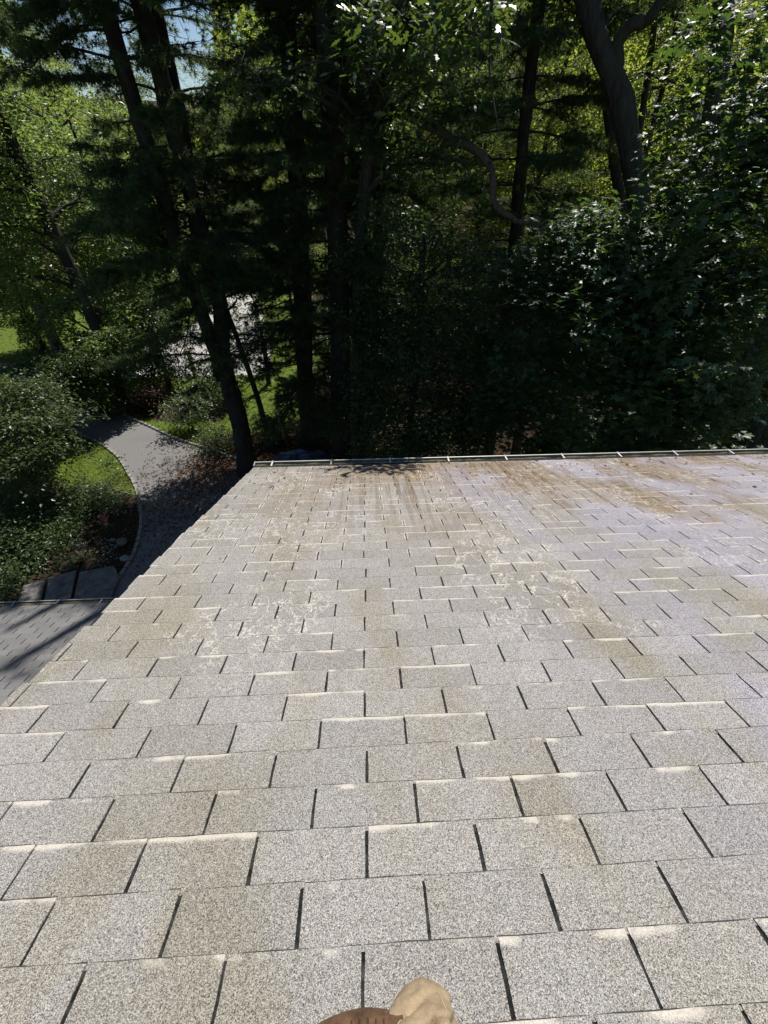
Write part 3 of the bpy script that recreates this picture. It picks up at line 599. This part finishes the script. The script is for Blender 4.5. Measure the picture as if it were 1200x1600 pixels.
def plant(name, label, base, clumps, seed, material, size=.07, template=OVAL, sprays=22, per=18, cat='plant', flower=None, group=None, nst=6):
    rng = np.random.default_rng(seed); base = np.asarray(base, float); root = empty(name, base, label, cat, group); mb = MB()
    for c, rx, rz_ in clumps:
        for _ in range(max(2, nst // len(clumps))):
            e = np.asarray(c) + rng.normal(0, .3, 3) * rx; b = base + [*rng.normal(0, .06, 2), -.05]; mb.tube(spline([b, (b + e) / 2 + rng.normal(0, .05, 3), e], 6), np.linspace(.02, .005, 6) * max(.3, min(1, rx * 1.5)), 4)
    part('stem', mb.mesh(name + '_stem', BARKG if cat == 'shrub' else STEM, True), root)
    part('foliage', crown_mesh(name + '_leaf', rng, clumps, sprays, per, size, template, material, cull=True, gaps=cat == 'shrub' and False, spread=min(.4, .7 * clumps[0][1])), root)
    if flower: part('blossom', crown_mesh(name + '_petals', rng, flower[0], flower[3] if len(flower) > 3 else 30, 10, flower[1], OVAL, flower[2], gaps=False, spread=.08), root)
    return root
G = lambda px, py: Pz(px, py, 0.)
def bump_(b, h, r, r2=None): b = np.asarray(b); return [(b + [0, 0, h], r, r2 or h * .8)]
b = G(175, 832); plant('flowering_plant', 'low plant with pink flower heads in the dark garden bed', b, bump_(b, .3, .28, .22), 21, SHRUBLEAF, .07, flower=([(b + [0, 0, .52], .16, .06)], .06, PINKM, 260))
b = G(155, 880); plant('flowering_plant', 'small plant with an orange yellow bloom beside the flagstones', b, bump_(b, .22, .18, .15), 22, SHRUBLEAF, .06, flower=([(b + [0, 0, .4], .1, .05)], .055, YELM, 260))
b = G(172, 868); plant('garden_plant', 'silvery grey leaved plant between pink flowers and kerb end', b, bump_(b, .18, .32, .14), 23, GREYLEAF, .08, sprays=60)
b = G(122, 882); plant('garden_plant', 'broad bright green leafed plant just behind the flagstones', b, bump_(b, .2, .28, .15), 24, DOGWOOD, .12, sprays=70)
b = G(137, 872); plant('garden_plant', 'tall pale green stalky plant beside the orange yellow bloom', b, bump_(b, .35, .14, .3), 25, GREYLEAF, .06, sprays=200)
b = G(190, 800); plant('garden_plant', 'pale speckled leafy plant at the dark bend of the kerb', b, bump_(b, .35, .45, .3), 26, GREYLEAF, .07, sprays=40)
for q, (x, y) in enumerate([(150, 700), (178, 722), (133, 690), (190, 745)]):
    b = G(x - 6, y + 3); plant('edging_plant', 'low pale green edging plant on the soil strip beside the driveway kerb', b, bump_(b, .16, .38, .13), 30 + q, DOGWOOD, .09, sprays=50, group='edging plants between grass and kerb')
def stone(name, label, c, r, seed, material, cat='stone', group=None):
    rng = np.random.default_rng(seed); bm = bmesh.new(); bmesh.ops.create_icosphere(bm, subdivisions=3, radius=1)
    for v in bm.verts:
        d = np.array(v.co); f = 1 + .12 * math.sin(3 * d[0] + seed) * math.cos(2.5 * d[1]) + .08 * math.sin(5 * d[2] + 2 * d[0]); v.co = Vector((d * f * r).tolist())
    me = bpy.data.meshes.new(name); bm.to_mesh(me); bm.free(); me.materials.append(material)
    for p in me.polygons: p.use_smooth = True
    o = link(bpy.data.objects.new(name, me)); o.location = [float(x) for x in c]; return tag(o, label, cat, group)
b = G(193, 852); stone('garden_stone', 'round grey stone lying in the bed near the kerb', b + [0, 0, .12], (.13, .13, .12), 4, FLAG)
b = G(198, 876); stone('garden_stone', 'pale stone at the near end of the curved kerb', b + [0, 0, .08], (.15, .1, .09), 6, STONE)
# flagstones of the walk below the lower gutter
def slab_stone(name, label, pix, z, group):
    P = np.array([Pz(*p, z) for p in pix]); bm = bmesh.new(); vs = [bm.verts.new(p) for p in P]; f = bm.faces.new(vs); bm.normal_update()
    if f.normal.z < 0: f.normal_flip()
    e = bmesh.ops.extrude_face_region(bm, geom=[f]); bmesh.ops.translate(bm, verts=[g for g in e['geom'] if isinstance(g, bmesh.types.BMVert)], vec=(0, 0, .07))
    bmesh.ops.recalc_face_normals(bm, faces=bm.faces[:]); bmesh.ops.bevel(bm, geom=bm.edges[:], offset=.012, segments=1, affect='EDGES')
    me = bpy.data.meshes.new(name); bm.to_mesh(me); bm.free(); me.materials.append(FLAG); return tag(link(bpy.data.objects.new(name, me)), label, 'flagstone', group)
slab_stone('flagstone', 'broad grey flagstone between the yellow bloom plant and lower gutter', [(126, 896), (180, 886), (188, 905), (168, 952), (112, 960)], .02, 'flagstones of the garden walk')
slab_stone('flagstone', 'middle flagstone with dappled light, behind the broad one', [(78, 905), (121, 893), (108, 958), (66, 966)], .02, 'flagstones of the garden walk')
slab_stone('flagstone', 'small flagstone with the brightest sun patch, farthest along the walk', [(38, 918), (72, 907), (60, 968), (20, 974)], .02, 'flagstones of the garden walk')
# wooden post by the pale road
b = G(306, 588); root = empty('wooden_post', b, 'short weathered wooden post standing at the edge of the pale road', 'post')
mb = MB(); mb.box(b + [-.09, -.09, -.2], [.18, 0, 0], [0, .18, 0], [0, 0, 1.25]); part('post', mb.mesh('wooden_post', WOOD), root)
mb = MB(); mb.box(b + [-.2, -.12, 1.051], [.34, 0, .03], [0, .24, 0], [0, 0, .22]); part('cap_board', mb.mesh('cap_board', WOOD), root)
# tarpaulin heap past the eave
b = Pz(470, 718, .5); rng = np.random.default_rng(40); nx_, ny_ = 44, 18; uu, vv = np.meshgrid(np.linspace(-1, 1, nx_), np.linspace(-1, 1, ny_))
hh = .72 * (1 - np.abs(uu) ** 4) * (1 - np.abs(vv) ** 3) + .05 * np.sin(9 * uu + 4 * vv) + .04 * np.sin(17 * vv - 3 * uu) + rng.normal(0, .012, uu.shape); hh = np.where((np.abs(uu) > .99) | (np.abs(vv) > .99), 0., np.maximum(hh, .02))
V = np.stack([uu * 1.15, vv * .7, hh], -1).reshape(-1, 3) + [b[0], b[1], .0]; ii = np.arange(ny_ - 1)[:, None] * nx_ + np.arange(nx_ - 1)[None]
tag(link(bpy.data.objects.new('tarpaulin', npmesh('tarpaulin', V, np.stack([ii, ii + 1, ii + nx_ + 1, ii + nx_], -1).reshape(-1, 4), TARP, True))), 'crumpled dark blue tarpaulin on the ground just past the roof corner', 'tarpaulin')

# ------------------------------------------------------------------ trees near the house
hd = 12.6
A = path([(388, 735), (373, 655), (358, 600)], hd)
sA = path([(358, 600), (337, 553), (308, 470), (280, 400), (262, 330), (235, 240), (200, 130), (180, 60), (162, 0)], hd, False, 19.)
sB = path([(358, 600), (350, 560), (345, 480), (322, 400), (300, 310), (275, 220), (250, 110), (232, 50), (215, -10)], hd + .15, False, 20.)
sC = path([(322, 395), (300, 300), (283, 180), (262, 95), (240, 10)], hd + .6, False, 18.)
pine('pine_tree', 'twin stemmed leaning pine beside the driveway bend', [(A, [.40, .28, .27, .25]), (sA, [.19, .16, .14, .125, .06]), (sB, [.21, .185, .165, .13, .06]), (sC, [.11, .13, .10, .05])], 51, zmin=3.4, lmax=2.8, dens=.52)
pine('pine_tree', 'straight pine between the twin stemmed pine and the dark middle pine', [(path([(485, 690), (478, 600), (472, 480), (465, 300), (458, 180), (446, 0)], 13.6, True, 20.), [.3, .26, .2, .16, .06])], 52, zmin=2.6, lmax=2.5, dens=.6)
pine('pine_tree', 'dark thick pine rising behind the middle of the roof edge', [(path([(534, 705), (532, 560), (528, 400), (520, 200), (506, 0)], 12.6, True, 20.), [.32, .28, .22, .18, .06])], 53, zmin=2.4, lmax=3.0, dens=.8)
pine('pine_tree', 'pine with soft hanging needles left of the crooked oak', [(path([(800, 420), (815, 250), (828, 120), (843, 0)], 13.4, True, 20.), [.17, .15, .13, .1, .05])], 54, zmin=5.2, lmax=3.2)
pine('pine_tree', 'slim pine glimpsed behind the pale crooked limb', [(path([(590, 420), (590, 300), (592, 150), (594, 0)], 15.5, True, 20.), [.22, .18, .14, .1, .05])], 55, zmin=4.5, lmax=3.0)

def cl(L): return [(Ph(x, y, d), r, r * .75) for x, y, d, r in L]
T = path([(1000, 330), (988, 255), (977, 190), (962, 130), (938, 72), (925, 28), (912, -25)], 12.2, True, 15.5)
ex = [(np.array([Ph(*p) for p in [(963, 110, 12.2), (968, 62, 12.1), (985, 40, 12.0), (1015, 28, 11.9), (1032, 0, 11.8), (1045, -40, 11.8)]]), [.13, .12, .1, .09, .05])]
broad('oak_tree', 'thick crooked oak trunk leaning left above the maple foliage', T, [.30, .26, .22, .19, .155, .08], cl([(880, -30, 13, 1.1), (960, -60, 13, 1.2), (1060, -30, 13, 1.1), (1010, -90, 13.5, 1.3), (900, 60, 14.5, .8)]), 61, OAK, OAKL, .15, extra=ex)
# pale crooked limb belongs to a slanting tree in the middle
lim = np.array([Ph(*p) for p in [(585, 120, 11.6), (615, 160, 11.2), (655, 186, 10.8), (700, 215, 10.5), (748, 240, 10.3), (768, 268, 10.2), (772, 315, 10.2), (800, 340, 10.2), (832, 352, 10.2), (860, 356, 10.3)]])
T = path([(560, 600), (562, 400), (575, 250), (586, 120), (596, 0)], 11.6, True, 14.)
CL = cl([(640, 20, 8.3, .55), (600, 70, 9.5, .6), (690, 40, 9, .6), (470, 135, 10.6, .38), (355, 140, 10.8, .4), (440, 105, 11, .4), (700, 130, 10, .55), (650, 110, 10, .6), (560, 60, 10.5, .7), (600, 190, 10.8, .5), (730, 180, 10.6, .5), (665, 220, 10.1, .35), (735, 255, 9.9, .32), (620, 230, 10.6, .5), (690, 260, 10.4, .45)]) + [(BOUGH + [.12 * k, .1 * (k % 2), .05 * k], .24, .14) for k in (-2, -1, 0, 1, 2)]
broad('oak_tree', 'slender oak with a long pale crooked limb reaching right', T, [.2, .17, .14, .12, .06], CL, 62, OAK, OAKL, .15, sprays=40, per=24, limb=[(lim, [.105, .095, .085, .072, .066, .05, .03])])

M1 = cl([(860, 395, 9.2, .7), (930, 375, 9., .75), (1000, 400, 8.4, .7), (1045, 440, 7.8, .6), (815, 460, 9.5, .8), (900, 470, 8.6, .8), (980, 490, 8., .75), (1060, 540, 7.3, .7), (850, 560, 8.8, .85), (940, 590, 7.8, .8), (1030, 610, 7., .65), (1085, 650, 6.5, .55), (800, 630, 9.2, .8), (880, 665, 8.3, .8), (985, 685, 7.2, .7), (760, 545, 9.8, .8), (740, 660, 9.6, .8), (1150, 665, 6.6, .6), (1010, 560, 7.6, .6), (870, 720, 8.2, .8), (1080, 720, 6.9, .7), (960, 430, 8.4, .6)])
broad('maple_tree', 'rounded dark maple dome behind the roof edge with big lobed leaves', np.array([[4.2, 10., -.15], [4.2, 9.8, 1.5], [4.0, 9.6, 3.5], [3.9, 9.5, 5.5]]), [.16, .14, .1, .04], M1, 63, MAPLE, LOBED, .132, sprays=75, per=26, jit=.24)
M2 = cl([(1125, 205, 9.0, .65), (1100, 265, 8.8, .6), (1055, 345, 8.8, .5), (1165, 150, 8.6, .8), (1195, 255, 8., .8), (1130, 300, 8.4, .7), (1085, 330, 9., .55), (1185, 375, 7.4, .7), (1120, 415, 7.8, .65), (1195, 495, 6.8, .65), (1140, 560, 7., .6), (1180, 70, 9, .8), (1250, 300, 7.4, .8), (1260, 450, 6.8, .7), (1250, 600, 6.2, .6), (1300, 200, 8, .9), (1270, 90, 8.5, .9), (1160, 470, 7.4, .6), (1200, 640, 6.4, .6), (1100, 480, 7.8, .55)])
broad('maple_tree', 'tall maple filling the right edge above the roof', np.array([[8.6, 8.8, -.15], [8.4, 8.6, 3], [8.1, 8.4, 6.5], [7.8, 8.2, 9.5]]), [.2, .17, .12, .05], M2, 64, MAPLE, LOBED, .132, sprays=105, per=26, jit=.24)
U1 = cl([(640, 560, 10.3, .8), (600, 640, 10.6, .8), (700, 600, 10.2, .8), (585, 520, 11.2, .7), (660, 460, 10.8, .7), (720, 500, 10.4, .8), (630, 690, 10.4, .8), (770, 430, 10.6, .7), (700, 400, 11.2, .7), (690, 690, 10, .8), (610, 430, 11.5, .6), (760, 600, 10.4, .8), (590, 720, 10.6, .7), (575, 600, 10.5, .8), (570, 500, 10.8, .8), (605, 350, 11., .7), (655, 375, 11., .7), (565, 410, 11.2, .7), (640, 650, 10.2, .8), (690, 640, 9.8, .8), (560, 660, 11., .8), (730, 690, 9.6, .7), (660, 540, 10., .8), (650, 710, 9.8, .7)])
broad('understory_tree', 'dark small leafed tree in deep shade between the middle pine and maple dome', np.array([[1.2, 11.4, -.15], [1.3, 11.2, 2], [1.4, 11., 4.5], [1.4, 11, 7]]), [.12, .1, .07, .03], U1, 65, MAPLE, OVAL, .12, sprays=60, per=28)
U2 = [((-5.6, 12.9, 6.2), .8, .6), ((-4.6, 13.3, 6.8), .85, .6), ((-3.6, 13.1, 6.4), .8, .6), ((-5.2, 13.9, 5.4), .8, .6), ((-4.2, 14.2, 5.8), .8, .6), ((-3.3, 13.9, 5.2), .8, .6), ((-4.9, 12.4, 7.4), .8, .6), ((-3.9, 12.8, 7.8), .8, .6), ((-5.9, 13.2, 7.2), .7, .5)]
broad('understory_tree', 'dense dark tree in the shade between the twin stemmed and straight pines', np.array([[-3.6, 13.6, -.15], [-3.8, 13.6, 2.5], [-4.1, 13.5, 5.], [-4.3, 13.4, 7.]]), [.11, .09, .07, .03], U2, 165, MAPLE, OVAL, .12, sprays=60, per=28)
# saplings beside the oak
for q, (pts, d_, r0, lab) in enumerate([([(972, 330), (958, 240), (947, 120), (946, 0)], 14., .13, 'dark sapling trunk rising just left of the thick crooked oak'),
        ([(1003, 180), (1015, 100), (1030, -20)], 15., .085, 'thin sapling trunk leaning right past the oak limb'), ([(1020, 195), (1045, 100), (1064, 0)], 15.5, .07, 'thinnest slanting sapling trunk right of the oak limb'),
        ([(1120, 130), (1130, 60), (1132, -20)], 13.5, .2, 'dark straight trunk behind the tall maple at the right')]):
    T = path(pts, d_, True, 14.5); broad('sapling_tree' if r0 < .15 else 'oak_tree', lab, T, [r0 * 1.25, r0, r0 * .8, r0 * .5], cl([(pts[-1][0] + dx, pts[-1][1] + dy, d_ + .6, .7) for dx, dy in ((-30, -20), (35, 30), (10, -60), (-25, 70), (30, 110), (-10, 150), (20, 200))]), 66 + q, LIGHTLEAF, OVAL, .13, sprays=16, per=24)

# ------------------------------------------------------------------ left of the drive: small trees and shrubs
def cz(L): return [(Pz(x, y, z), r, r * rr) for x, y, z, r, rr in L]
D1 = cz([(15, 605, 3.4, .8, .3), (55, 618, 3.1, .7, .3), (90, 652, 2.5, .7, .3), (25, 655, 2.9, .8, .3), (65, 690, 2.2, .7, .35), (15, 710, 2.3, .8, .35), (100, 722, 1.5, .6, .4), (-40, 640, 3.2, .9, .3), (-50, 720, 2.4, .9, .4), (45, 745, 1.5, .7, .4)])
b = G(20, 770); broad('dogwood_tree', 'layered dogwood with pale sunlit leaves at the left edge', np.array([[b[0], b[1], -.1], [b[0] - .1, b[1] + .2, 1.], [b[0] - .2, b[1] + .5, 2.2], [b[0] - .2, b[1] + .7, 3.2]]), [.09, .08, .06, .03], D1, 71, DOGWOOD, OVAL, .12, sprays=70, per=30)
D2 = cz([(65, 575, 2.7, .8, .4), (110, 562, 2.8, .8, .4), (140, 572, 2.6, .7, .4), (90, 600, 2.2, .8, .4), (152, 625, 1.5, .7, .35), (155, 598, 2., .6, .4), (120, 628, 1.6, .7, .4), (30, 580, 2.7, .8, .4), (168, 652, .95, .5, .3), (80, 640, 1.4, .7, .4)])
b = G(110, 668); broad('dogwood_tree', 'rounded green dogwood with sunlit top overhanging the far drive', np.array([[b[0], b[1], -.1], [b[0], b[1] + .1, 1.2], [b[0] + .1, b[1] + .2, 2.6]]), [.1, .08, .03], D2, 72, SHRUBLEAF, OVAL, .12, sprays=70, per=30)
for q, (x, y, h, r, lab) in enumerate([(60, 800, 1.1, .9, 'dark rounded shrub under the layered dogwood'), (120, 800, .9, .85, 'dark spreading shrub in the bed beside the grass strip'), (20, 860, 1., 1., 'dark shrub at the left edge above the flagstones'), (170, 790, .7, .6, 'low dark shrub next to the kerb bend'), (90, 850, .7, .75, 'low dark shrub behind the broad green leafed plant'), (10, 790, 1.3, 1., 'tall dark shrub at the left edge below the dogwood'), (12, 915, .5, .6, 'small dark shrub beside the end of the flagstones'), (45, 888, .5, .55, 'low dark shrub behind the small flagstone')]):
    b = G(x, y); plant('shrub', lab, b, [(b + [0, 0, h * .6], r, h * .5)], 80 + q, SHRUBLEAF, .09, sprays=150, per=24, cat='shrub')
for q, (x, y, h, r, m_, lab) in enumerate([(300, 672, 1.5, .85, DOGWOOD, 'sunlit azalea shrub with pale leaves beside the driveway'), (240, 640, 1.1, .7, REDLEAF, 'reddish brown shrub just left of the sunlit azalea'), (345, 705, .9, .7, SHRUBLEAF, 'dark low shrub between the azalea and the twin pine'), (265, 610, 1.4, .8, REDLEAF, 'purplish shrub behind the sunlit azalea'), (330, 640, 1.4, .9, SHRUBLEAF, 'green shrub between the azalea and the post'), (430, 690, 1.1, .8, SHRUBLEAF, 'leafy shrub right of the twin pine base'), (500, 690, 1.0, .7, DOGWOOD, 'bright leafed shrub between the two straight pines'), (560, 720, .9, .8, SHRUBLEAF, 'dark shrub at the foot of the thick middle pine'), (530, 640, 1., .6, REDLEAF, 'rusty leafed shrub seen between straight pines'), (350, 600, 1.2, 1.0, SHRUBLEAF, 'green shrub behind the fork of the twin pine')]):
    b = G(x, y); plant('shrub', lab, b, [(b + [0, 0, h * .6], r, h * .5)] if r < .8 else [(b + [-.25, 0, h * .55], r * .75, h * .45), (b + [.3, .1, h * .65], r * .7, h * .45)], 90 + q, m_, .1, sprays=130, per=22, cat='shrub')
# leaning trunk by the far lawn and the big trees of the left
def ball(c, n, rx, rz_, seed, rc):
    r_ = np.random.default_rng(seed); u = rdir(r_, n) * (r_.random((n, 1)) ** .35); return [(np.asarray(c) + x * [rx, rx, rz_], rc * r_.uniform(.7, 1.2), rc * r_.uniform(.5, .8)) for x in u]
T = path([(168, 522), (155, 480), (148, 440), (140, 380)], 29.5, True, 9.)
broad('shade_tree', 'leaning tree trunk in front of the far sunlit lawn', T, [.42, .34, .3, .2, .1], ball(T[-1] + [-.5, -1, -1.0], 34, 3.4, 3.2, 7, 1.1), 73, CANOPY, OVAL, .16, sprays=26, per=28)
for q, (x, y, r0, h, n, rx, rz_, lab) in enumerate([(*(unit(ray(20, 234)[:2]) * 20), .24, 15., 60, 3.4, 5.4, 'yellow green broadleaf tree filling the upper left corner, with added unseen canopy blocking sky light'), (*(unit(ray(125, 234)[:2]) * 24), .14, 9.5, 34, 2.3, 3.4, 'broadleaf tree hanging over the far end of the drive'), (*(unit(ray(-70, 234)[:2]) * 25), .25, 16., 50, 3.8, 5.5, 'broadleaf tree beyond the upper left corner tree')]):
    T = np.array([[x, y, -.15], [x + .2, y, h * .3], [x - .1, y + .2, h * .65], [x, y, h]])
    broad('broadleaf_tree', lab, T, [r0, r0 * .85, r0 * .6, r0 * .25], ball([x, y, h * .6], int(n * 1.25), rx, rz_ * 1.15, 20 + q, 1.1) + ([] if q else ball([-8.3, 10.2, 14.6], 26, 3.2, 1.3, 99, 1.15)), 74 + q, CANOPY, OVAL, .14, sprays=22, per=28)  # second ball: canopy added above the view to block sky light over the drive

for q, (x, y, h, n, rx, m_, lab) in enumerate([(70, 548, 5.5, 26, 2.2, SHRUBLEAF, 'bushy tree in front of the leftmost lawn patch'), (195, 552, 6., 28, 2.2, OAK, 'dark bushy tree left of the pale road in front of the leaning trunk'), (265, 606, 4.2, 20, 1.3, SHRUBLEAF, 'slim leafy tree in front of the pale road'), (420, 600, 4.5, 18, 1.1, OAK, 'slim leafy tree between the twin pine and the straight pine'), (188, 648, 3.4, 14, .75, SHRUBLEAF, 'small dark tree between the driveway and the pale road'), (-30, 575, 6.5, 26, 2.4, OAK, 'dark bushy tree outside the left end of the drive'), (290, 470, 9., 34, 3.0, LIGHTLEAF, 'light green tree at the far side of the pale road'), (405, 440, 10., 30, 2.8, CANOPY, 'leafy tree beyond the small far lawn patch'), (455, 480, 8.5, 26, 2.3, LIGHTLEAF, 'light green tree behind the straight pine'), (215, 450, 11., 34, 3., CANOPY, 'leafy tree between the leaning trunk and the twin pine, beyond the road')]):
    b = G(x, y); T = np.array([b + [0, 0, -.1], b + [.1, 0, h * .4], b + [0, .1, h * .8]])
    broad('small_tree', lab, T, [.12, .1, .04], ball(b + [0, 0, h * .5], n, rx, h * .42, 60 + q, .85), 110 + q, m_, OVAL, .12, sprays=45, per=28)
# ------------------------------------------------------------------ woodland behind: shared trees
rng = np.random.default_rng(77); variants = []
for v in range(4):
    H = 17.; r_ = np.random.default_rng(200 + v); T = np.array([[0, 0, -.3], [r_.normal(0, .3), r_.normal(0, .3), 5.], [r_.normal(0, .6), r_.normal(0, .6), 10.], [r_.normal(0, .8), r_.normal(0, .8), 15.]])
    cls = ball([0, 0, 10.5], 46, 3.6, 6.2, 300 + v, 1.25) + ball([0, 0, 3.5], 8, 2.6, 2., 320 + v, 1.0); mb = MB(); P = spline(T, 24); rr = np.linspace(.26, .06, 24); mb.tube(P, rr, 9, r_, .05); limbs(mb, r_, P, rr, [c[0] for c in cls], .05, 4)
    variants.append((mb.mesh('woodland_trunk', BARKG, True), crown_mesh('woodland_crown', r_, cls, 7, 22, .17, OVAL, LIGHTLEAF if v != 2 else OAK, cull=False, spread=.55)))
placed = []
def blocks(x, y, h, r):
    for c, rad in SHAFTS:
        for z in np.linspace(h * .2, h, 8):
            p = np.array([x, y, z]) - c; t = p @ SUN
            if t > 1 and np.linalg.norm(p - t * SUN) < r + rad * .3: return True
    for c, rad in LIT:
        for z in np.linspace(h * .2, h, 8):
            g = np.array([x, y]) - SUN[:2] / SUN[2] * z
            if np.hypot(*(g - c)) < r + rad * .3: return True
    return False
spots = []
for dist0, dist1, n in ((18, 26, 9), (26, 40, 22), (40, 60, 34), (60, 85, 34)):
    k = 0; tries = 0
    while k < n and tries < 2000:
        tries += 1; px = rng.uniform(-250, 1500); d = rng.uniform(dist0, dist1); r = ray(px, 234); h = unit(r[:2]) * d; x, y = h
        if d < 40 and px < 470: continue
        if any(np.hypot(x - a, y - b) < (4.2 if d < 45 else 3.8) for a, b in placed): continue
        s = rng.uniform(.85, 1.25)
        if 90 < px < 470: s = min(s, (8.4 + d * .15 - hill(x, y)) / 17.5)
        elif d > 40: s = max(s, (8.4 + d * .28 - hill(x, y)) / 17.5)
        if d < 62 and blocks(x, y, 17 * s, 3.4 * s): continue
        placed.append((x, y)); spots.append((x, y, s, d, px)); k += 1
GROUPLAB = {0: ('tall broadleaf tree in the shady woodland directly behind the pines and maples', 'woodland trees close behind the pines'), 1: ('broadleaf tree in the sunlit woodland deeper behind the pines', 'woodland trees deeper in the background'), 2: ('distant woodland tree making up the far green backdrop', 'far woodland trees of the backdrop')}
for q, (x, y, s, d, px) in enumerate(spots):
    tr_, cr_ = variants[rng.integers(4)]; g = 0 if d < 26 else 1 if d < 45 else 2
    o = bpy.data.objects.new('woodland_tree', None); link(o); o.location = (x, y, float(hill(x, y))); o.rotation_euler = (0, 0, rng.random() * 6.28); o.scale = (s * rng.uniform(.9, 1.1),) * 2 + (s,)
    tag(o, GROUPLAB[g][0], 'tree', GROUPLAB[g][1])
    for nm, me in (('trunk', tr_), ('crown', cr_)): c = link(bpy.data.objects.new(nm, me)); c.parent = o
# understory shrubs of the wood
r_ = np.random.default_rng(400); shr = []
for v in range(3):
    mb = MB(); cls = ball([0, 0, 1.2], 9, 1.3, .9, 410 + v, .8)
    for c in cls: mb.tube(spline([[0, 0, -.1], np.array(c[0]) * .5 + r_.normal(0, .1, 3), c[0]], 6), np.linspace(.03, .008, 6), 4)
    shr.append((mb.mesh('thicket_stem', BARKG, True), crown_mesh('thicket_leaf', r_, cls, 18, 20, .13, OVAL, SHRUBLEAF if v else OAK, cull=False)))
k = 0
while k < 40:
    px = rng.uniform(430, 1400) if rng.random() < .75 else rng.uniform(-200, 430); d = rng.uniform(14.5, 34) if px > 430 else rng.uniform(38, 52); h = unit(ray(px, 234)[:2]) * d; x, y = h; s = rng.uniform(.8, 1.5)
    if on_paving(np.array([[x, y, 0]]))[0] or any(np.hypot(x - c[0], y - c[1]) < 3.0 for c, _ in LIT): continue
    k += 1; tr_, cr_ = shr[rng.integers(3)]; o = bpy.data.objects.new('thicket_shrub', None); link(o); o.location = (x, y, float(hill(x, y))); o.rotation_euler = (0, 0, rng.random() * 6.28); o.scale = (s, s, s)
    tag(o, 'leafy thicket shrub under the woodland trees', 'shrub', 'shrubs under the woodland trees')
    for nm, me in (('stem', tr_), ('foliage', cr_)): c = link(bpy.data.objects.new(nm, me)); c.parent = o
# far wood that reads as one mass
r_ = np.random.default_rng(500); n = 26000; a = r_.uniform(-1.15, 1.25, n); d = r_.uniform(88, 130, n); x, y = d * np.sin(a), d * np.cos(a); top = np.where((a < -.22) & (a > -.8), 10, 30) * (.75 + .25 * np.sin(a * 37) * np.sin(a * 11 + 1)); z = hill(x, y) + r_.random(n) ** .7 * top
P = np.stack([x, y, z], -1); V, F, ra_ = leaves(P, unit(rdir(r_, n) + [0, -.6, .5]), rdir(r_, n), r_.uniform(.9, 2.0, n), r_.random(n), LOBED)
tag(link(bpy.data.objects.new('far_woods', npmesh('far_woods', V, F, LIGHTLEAF, False, {'rnd': ra_}))), kind='stuff')

# ------------------------------------------------------------------ grass blades and litter
r_ = np.random.default_rng(600); n = 150000; px = r_.uniform(-60, 560, n); py = r_.uniform(455, 800, n)
rr_ = np.stack([(px - 600) / FPX, (800 - py) / FPX, -np.ones(n)], -1) @ R.T; P = CAM + rr_ * (-CAM[2] / rr_[:, 2:3]); P += np.c_[r_.normal(0, .4, (n, 2)), np.zeros(n)]
sv = np.zeros(n)
for a, b, rad in soil_discs: sv = np.maximum(sv, np.clip(1.5 - np.hypot(P[:, 0] - a, P[:, 1] - b) / rad, 0, 1))
P = P[(~on_paving(P)) & (P[:, 1] < 45) & (sv < .5)]; n = len(P); d = unit(np.c_[r_.normal(0, .35, (n, 2)), np.ones(n)]); s = unit(np.cross(d, rdir(r_, n))) * r_.uniform(.006, .014, n)[:, None]; L = r_.uniform(.04, .09, n)[:, None]
V = np.stack([P - s, P + s, P + d * L], 1).reshape(-1, 3); tag(link(bpy.data.objects.new('grass', npmesh('grass', V, np.arange(len(V)).reshape(-1, 3), GRASSM, False, {'rnd': np.repeat(r_.random(n), 3)}))), kind='stuff')
n = 4200; c = G(352, 728); P = np.c_[r_.normal(c[0], .8, n), r_.normal(c[1], .8, n), r_.uniform(.02, .035, n)]
q = np.array([G(*p) for p in [(275, 684), (262, 690), (285, 700), (230, 745), (215, 735), (300, 705), (215, 590), (245, 700)]]); q = np.repeat(q, [14, 8, 10, 12, 5, 14, 3, 3], 0); P = np.r_[P, np.c_[q[:, :2] + r_.normal(0, .18, (len(q), 2)), np.full(len(q), .03)]]
c3 = G(285, 790); P = np.r_[P, np.c_[r_.normal(c3[0], .8, 1600), r_.normal(c3[1], 1.2, 1600), r_.uniform(.02, .035, 1600)]]
b2 = r_.uniform([-8, 4.8], [9, 15], (6000, 2)); P = np.r_[P, np.c_[b2, r_.uniform(.02, .04, 6000)]]
P = P[P[:, 1] > le[1] + .3]; n = len(P)
V, F, ra_ = leaves(P, unit(np.c_[r_.normal(0, .35, (n, 2)), np.ones(n)]), rdir(r_, n), r_.uniform(.05, .1, n), r_.random(n), OVAL); tag(link(bpy.data.objects.new('leaf_litter', npmesh('leaf_litter', V, F, LITTERM, False, {'rnd': ra_}))), kind='stuff')
# litter on the roof
r_ = np.random.default_rng(700); n = 900; d = 4.93 - np.abs(r_.normal(0, .8, n)) * (r_.random(n) ** .7); x = r_.uniform(-1.3, 6.5, n); k = (d > .6); d, x = d[k], x[k]; n = len(d); P = roofP(x, d, .0085)
V, F, ra_ = leaves(P, unit(r_.normal(0, .12, (n, 3)) + WB[:, 2]), rdir(r_, n), np.where(r_.random(n) < .8, r_.uniform(.008, .02, n), r_.uniform(.03, .055, n)), r_.random(n), OVAL); tag(link(bpy.data.objects.new('leaf_litter', npmesh('roof_litter', V, F, LITTERM, False, {'rnd': ra_}))), kind='stuff')
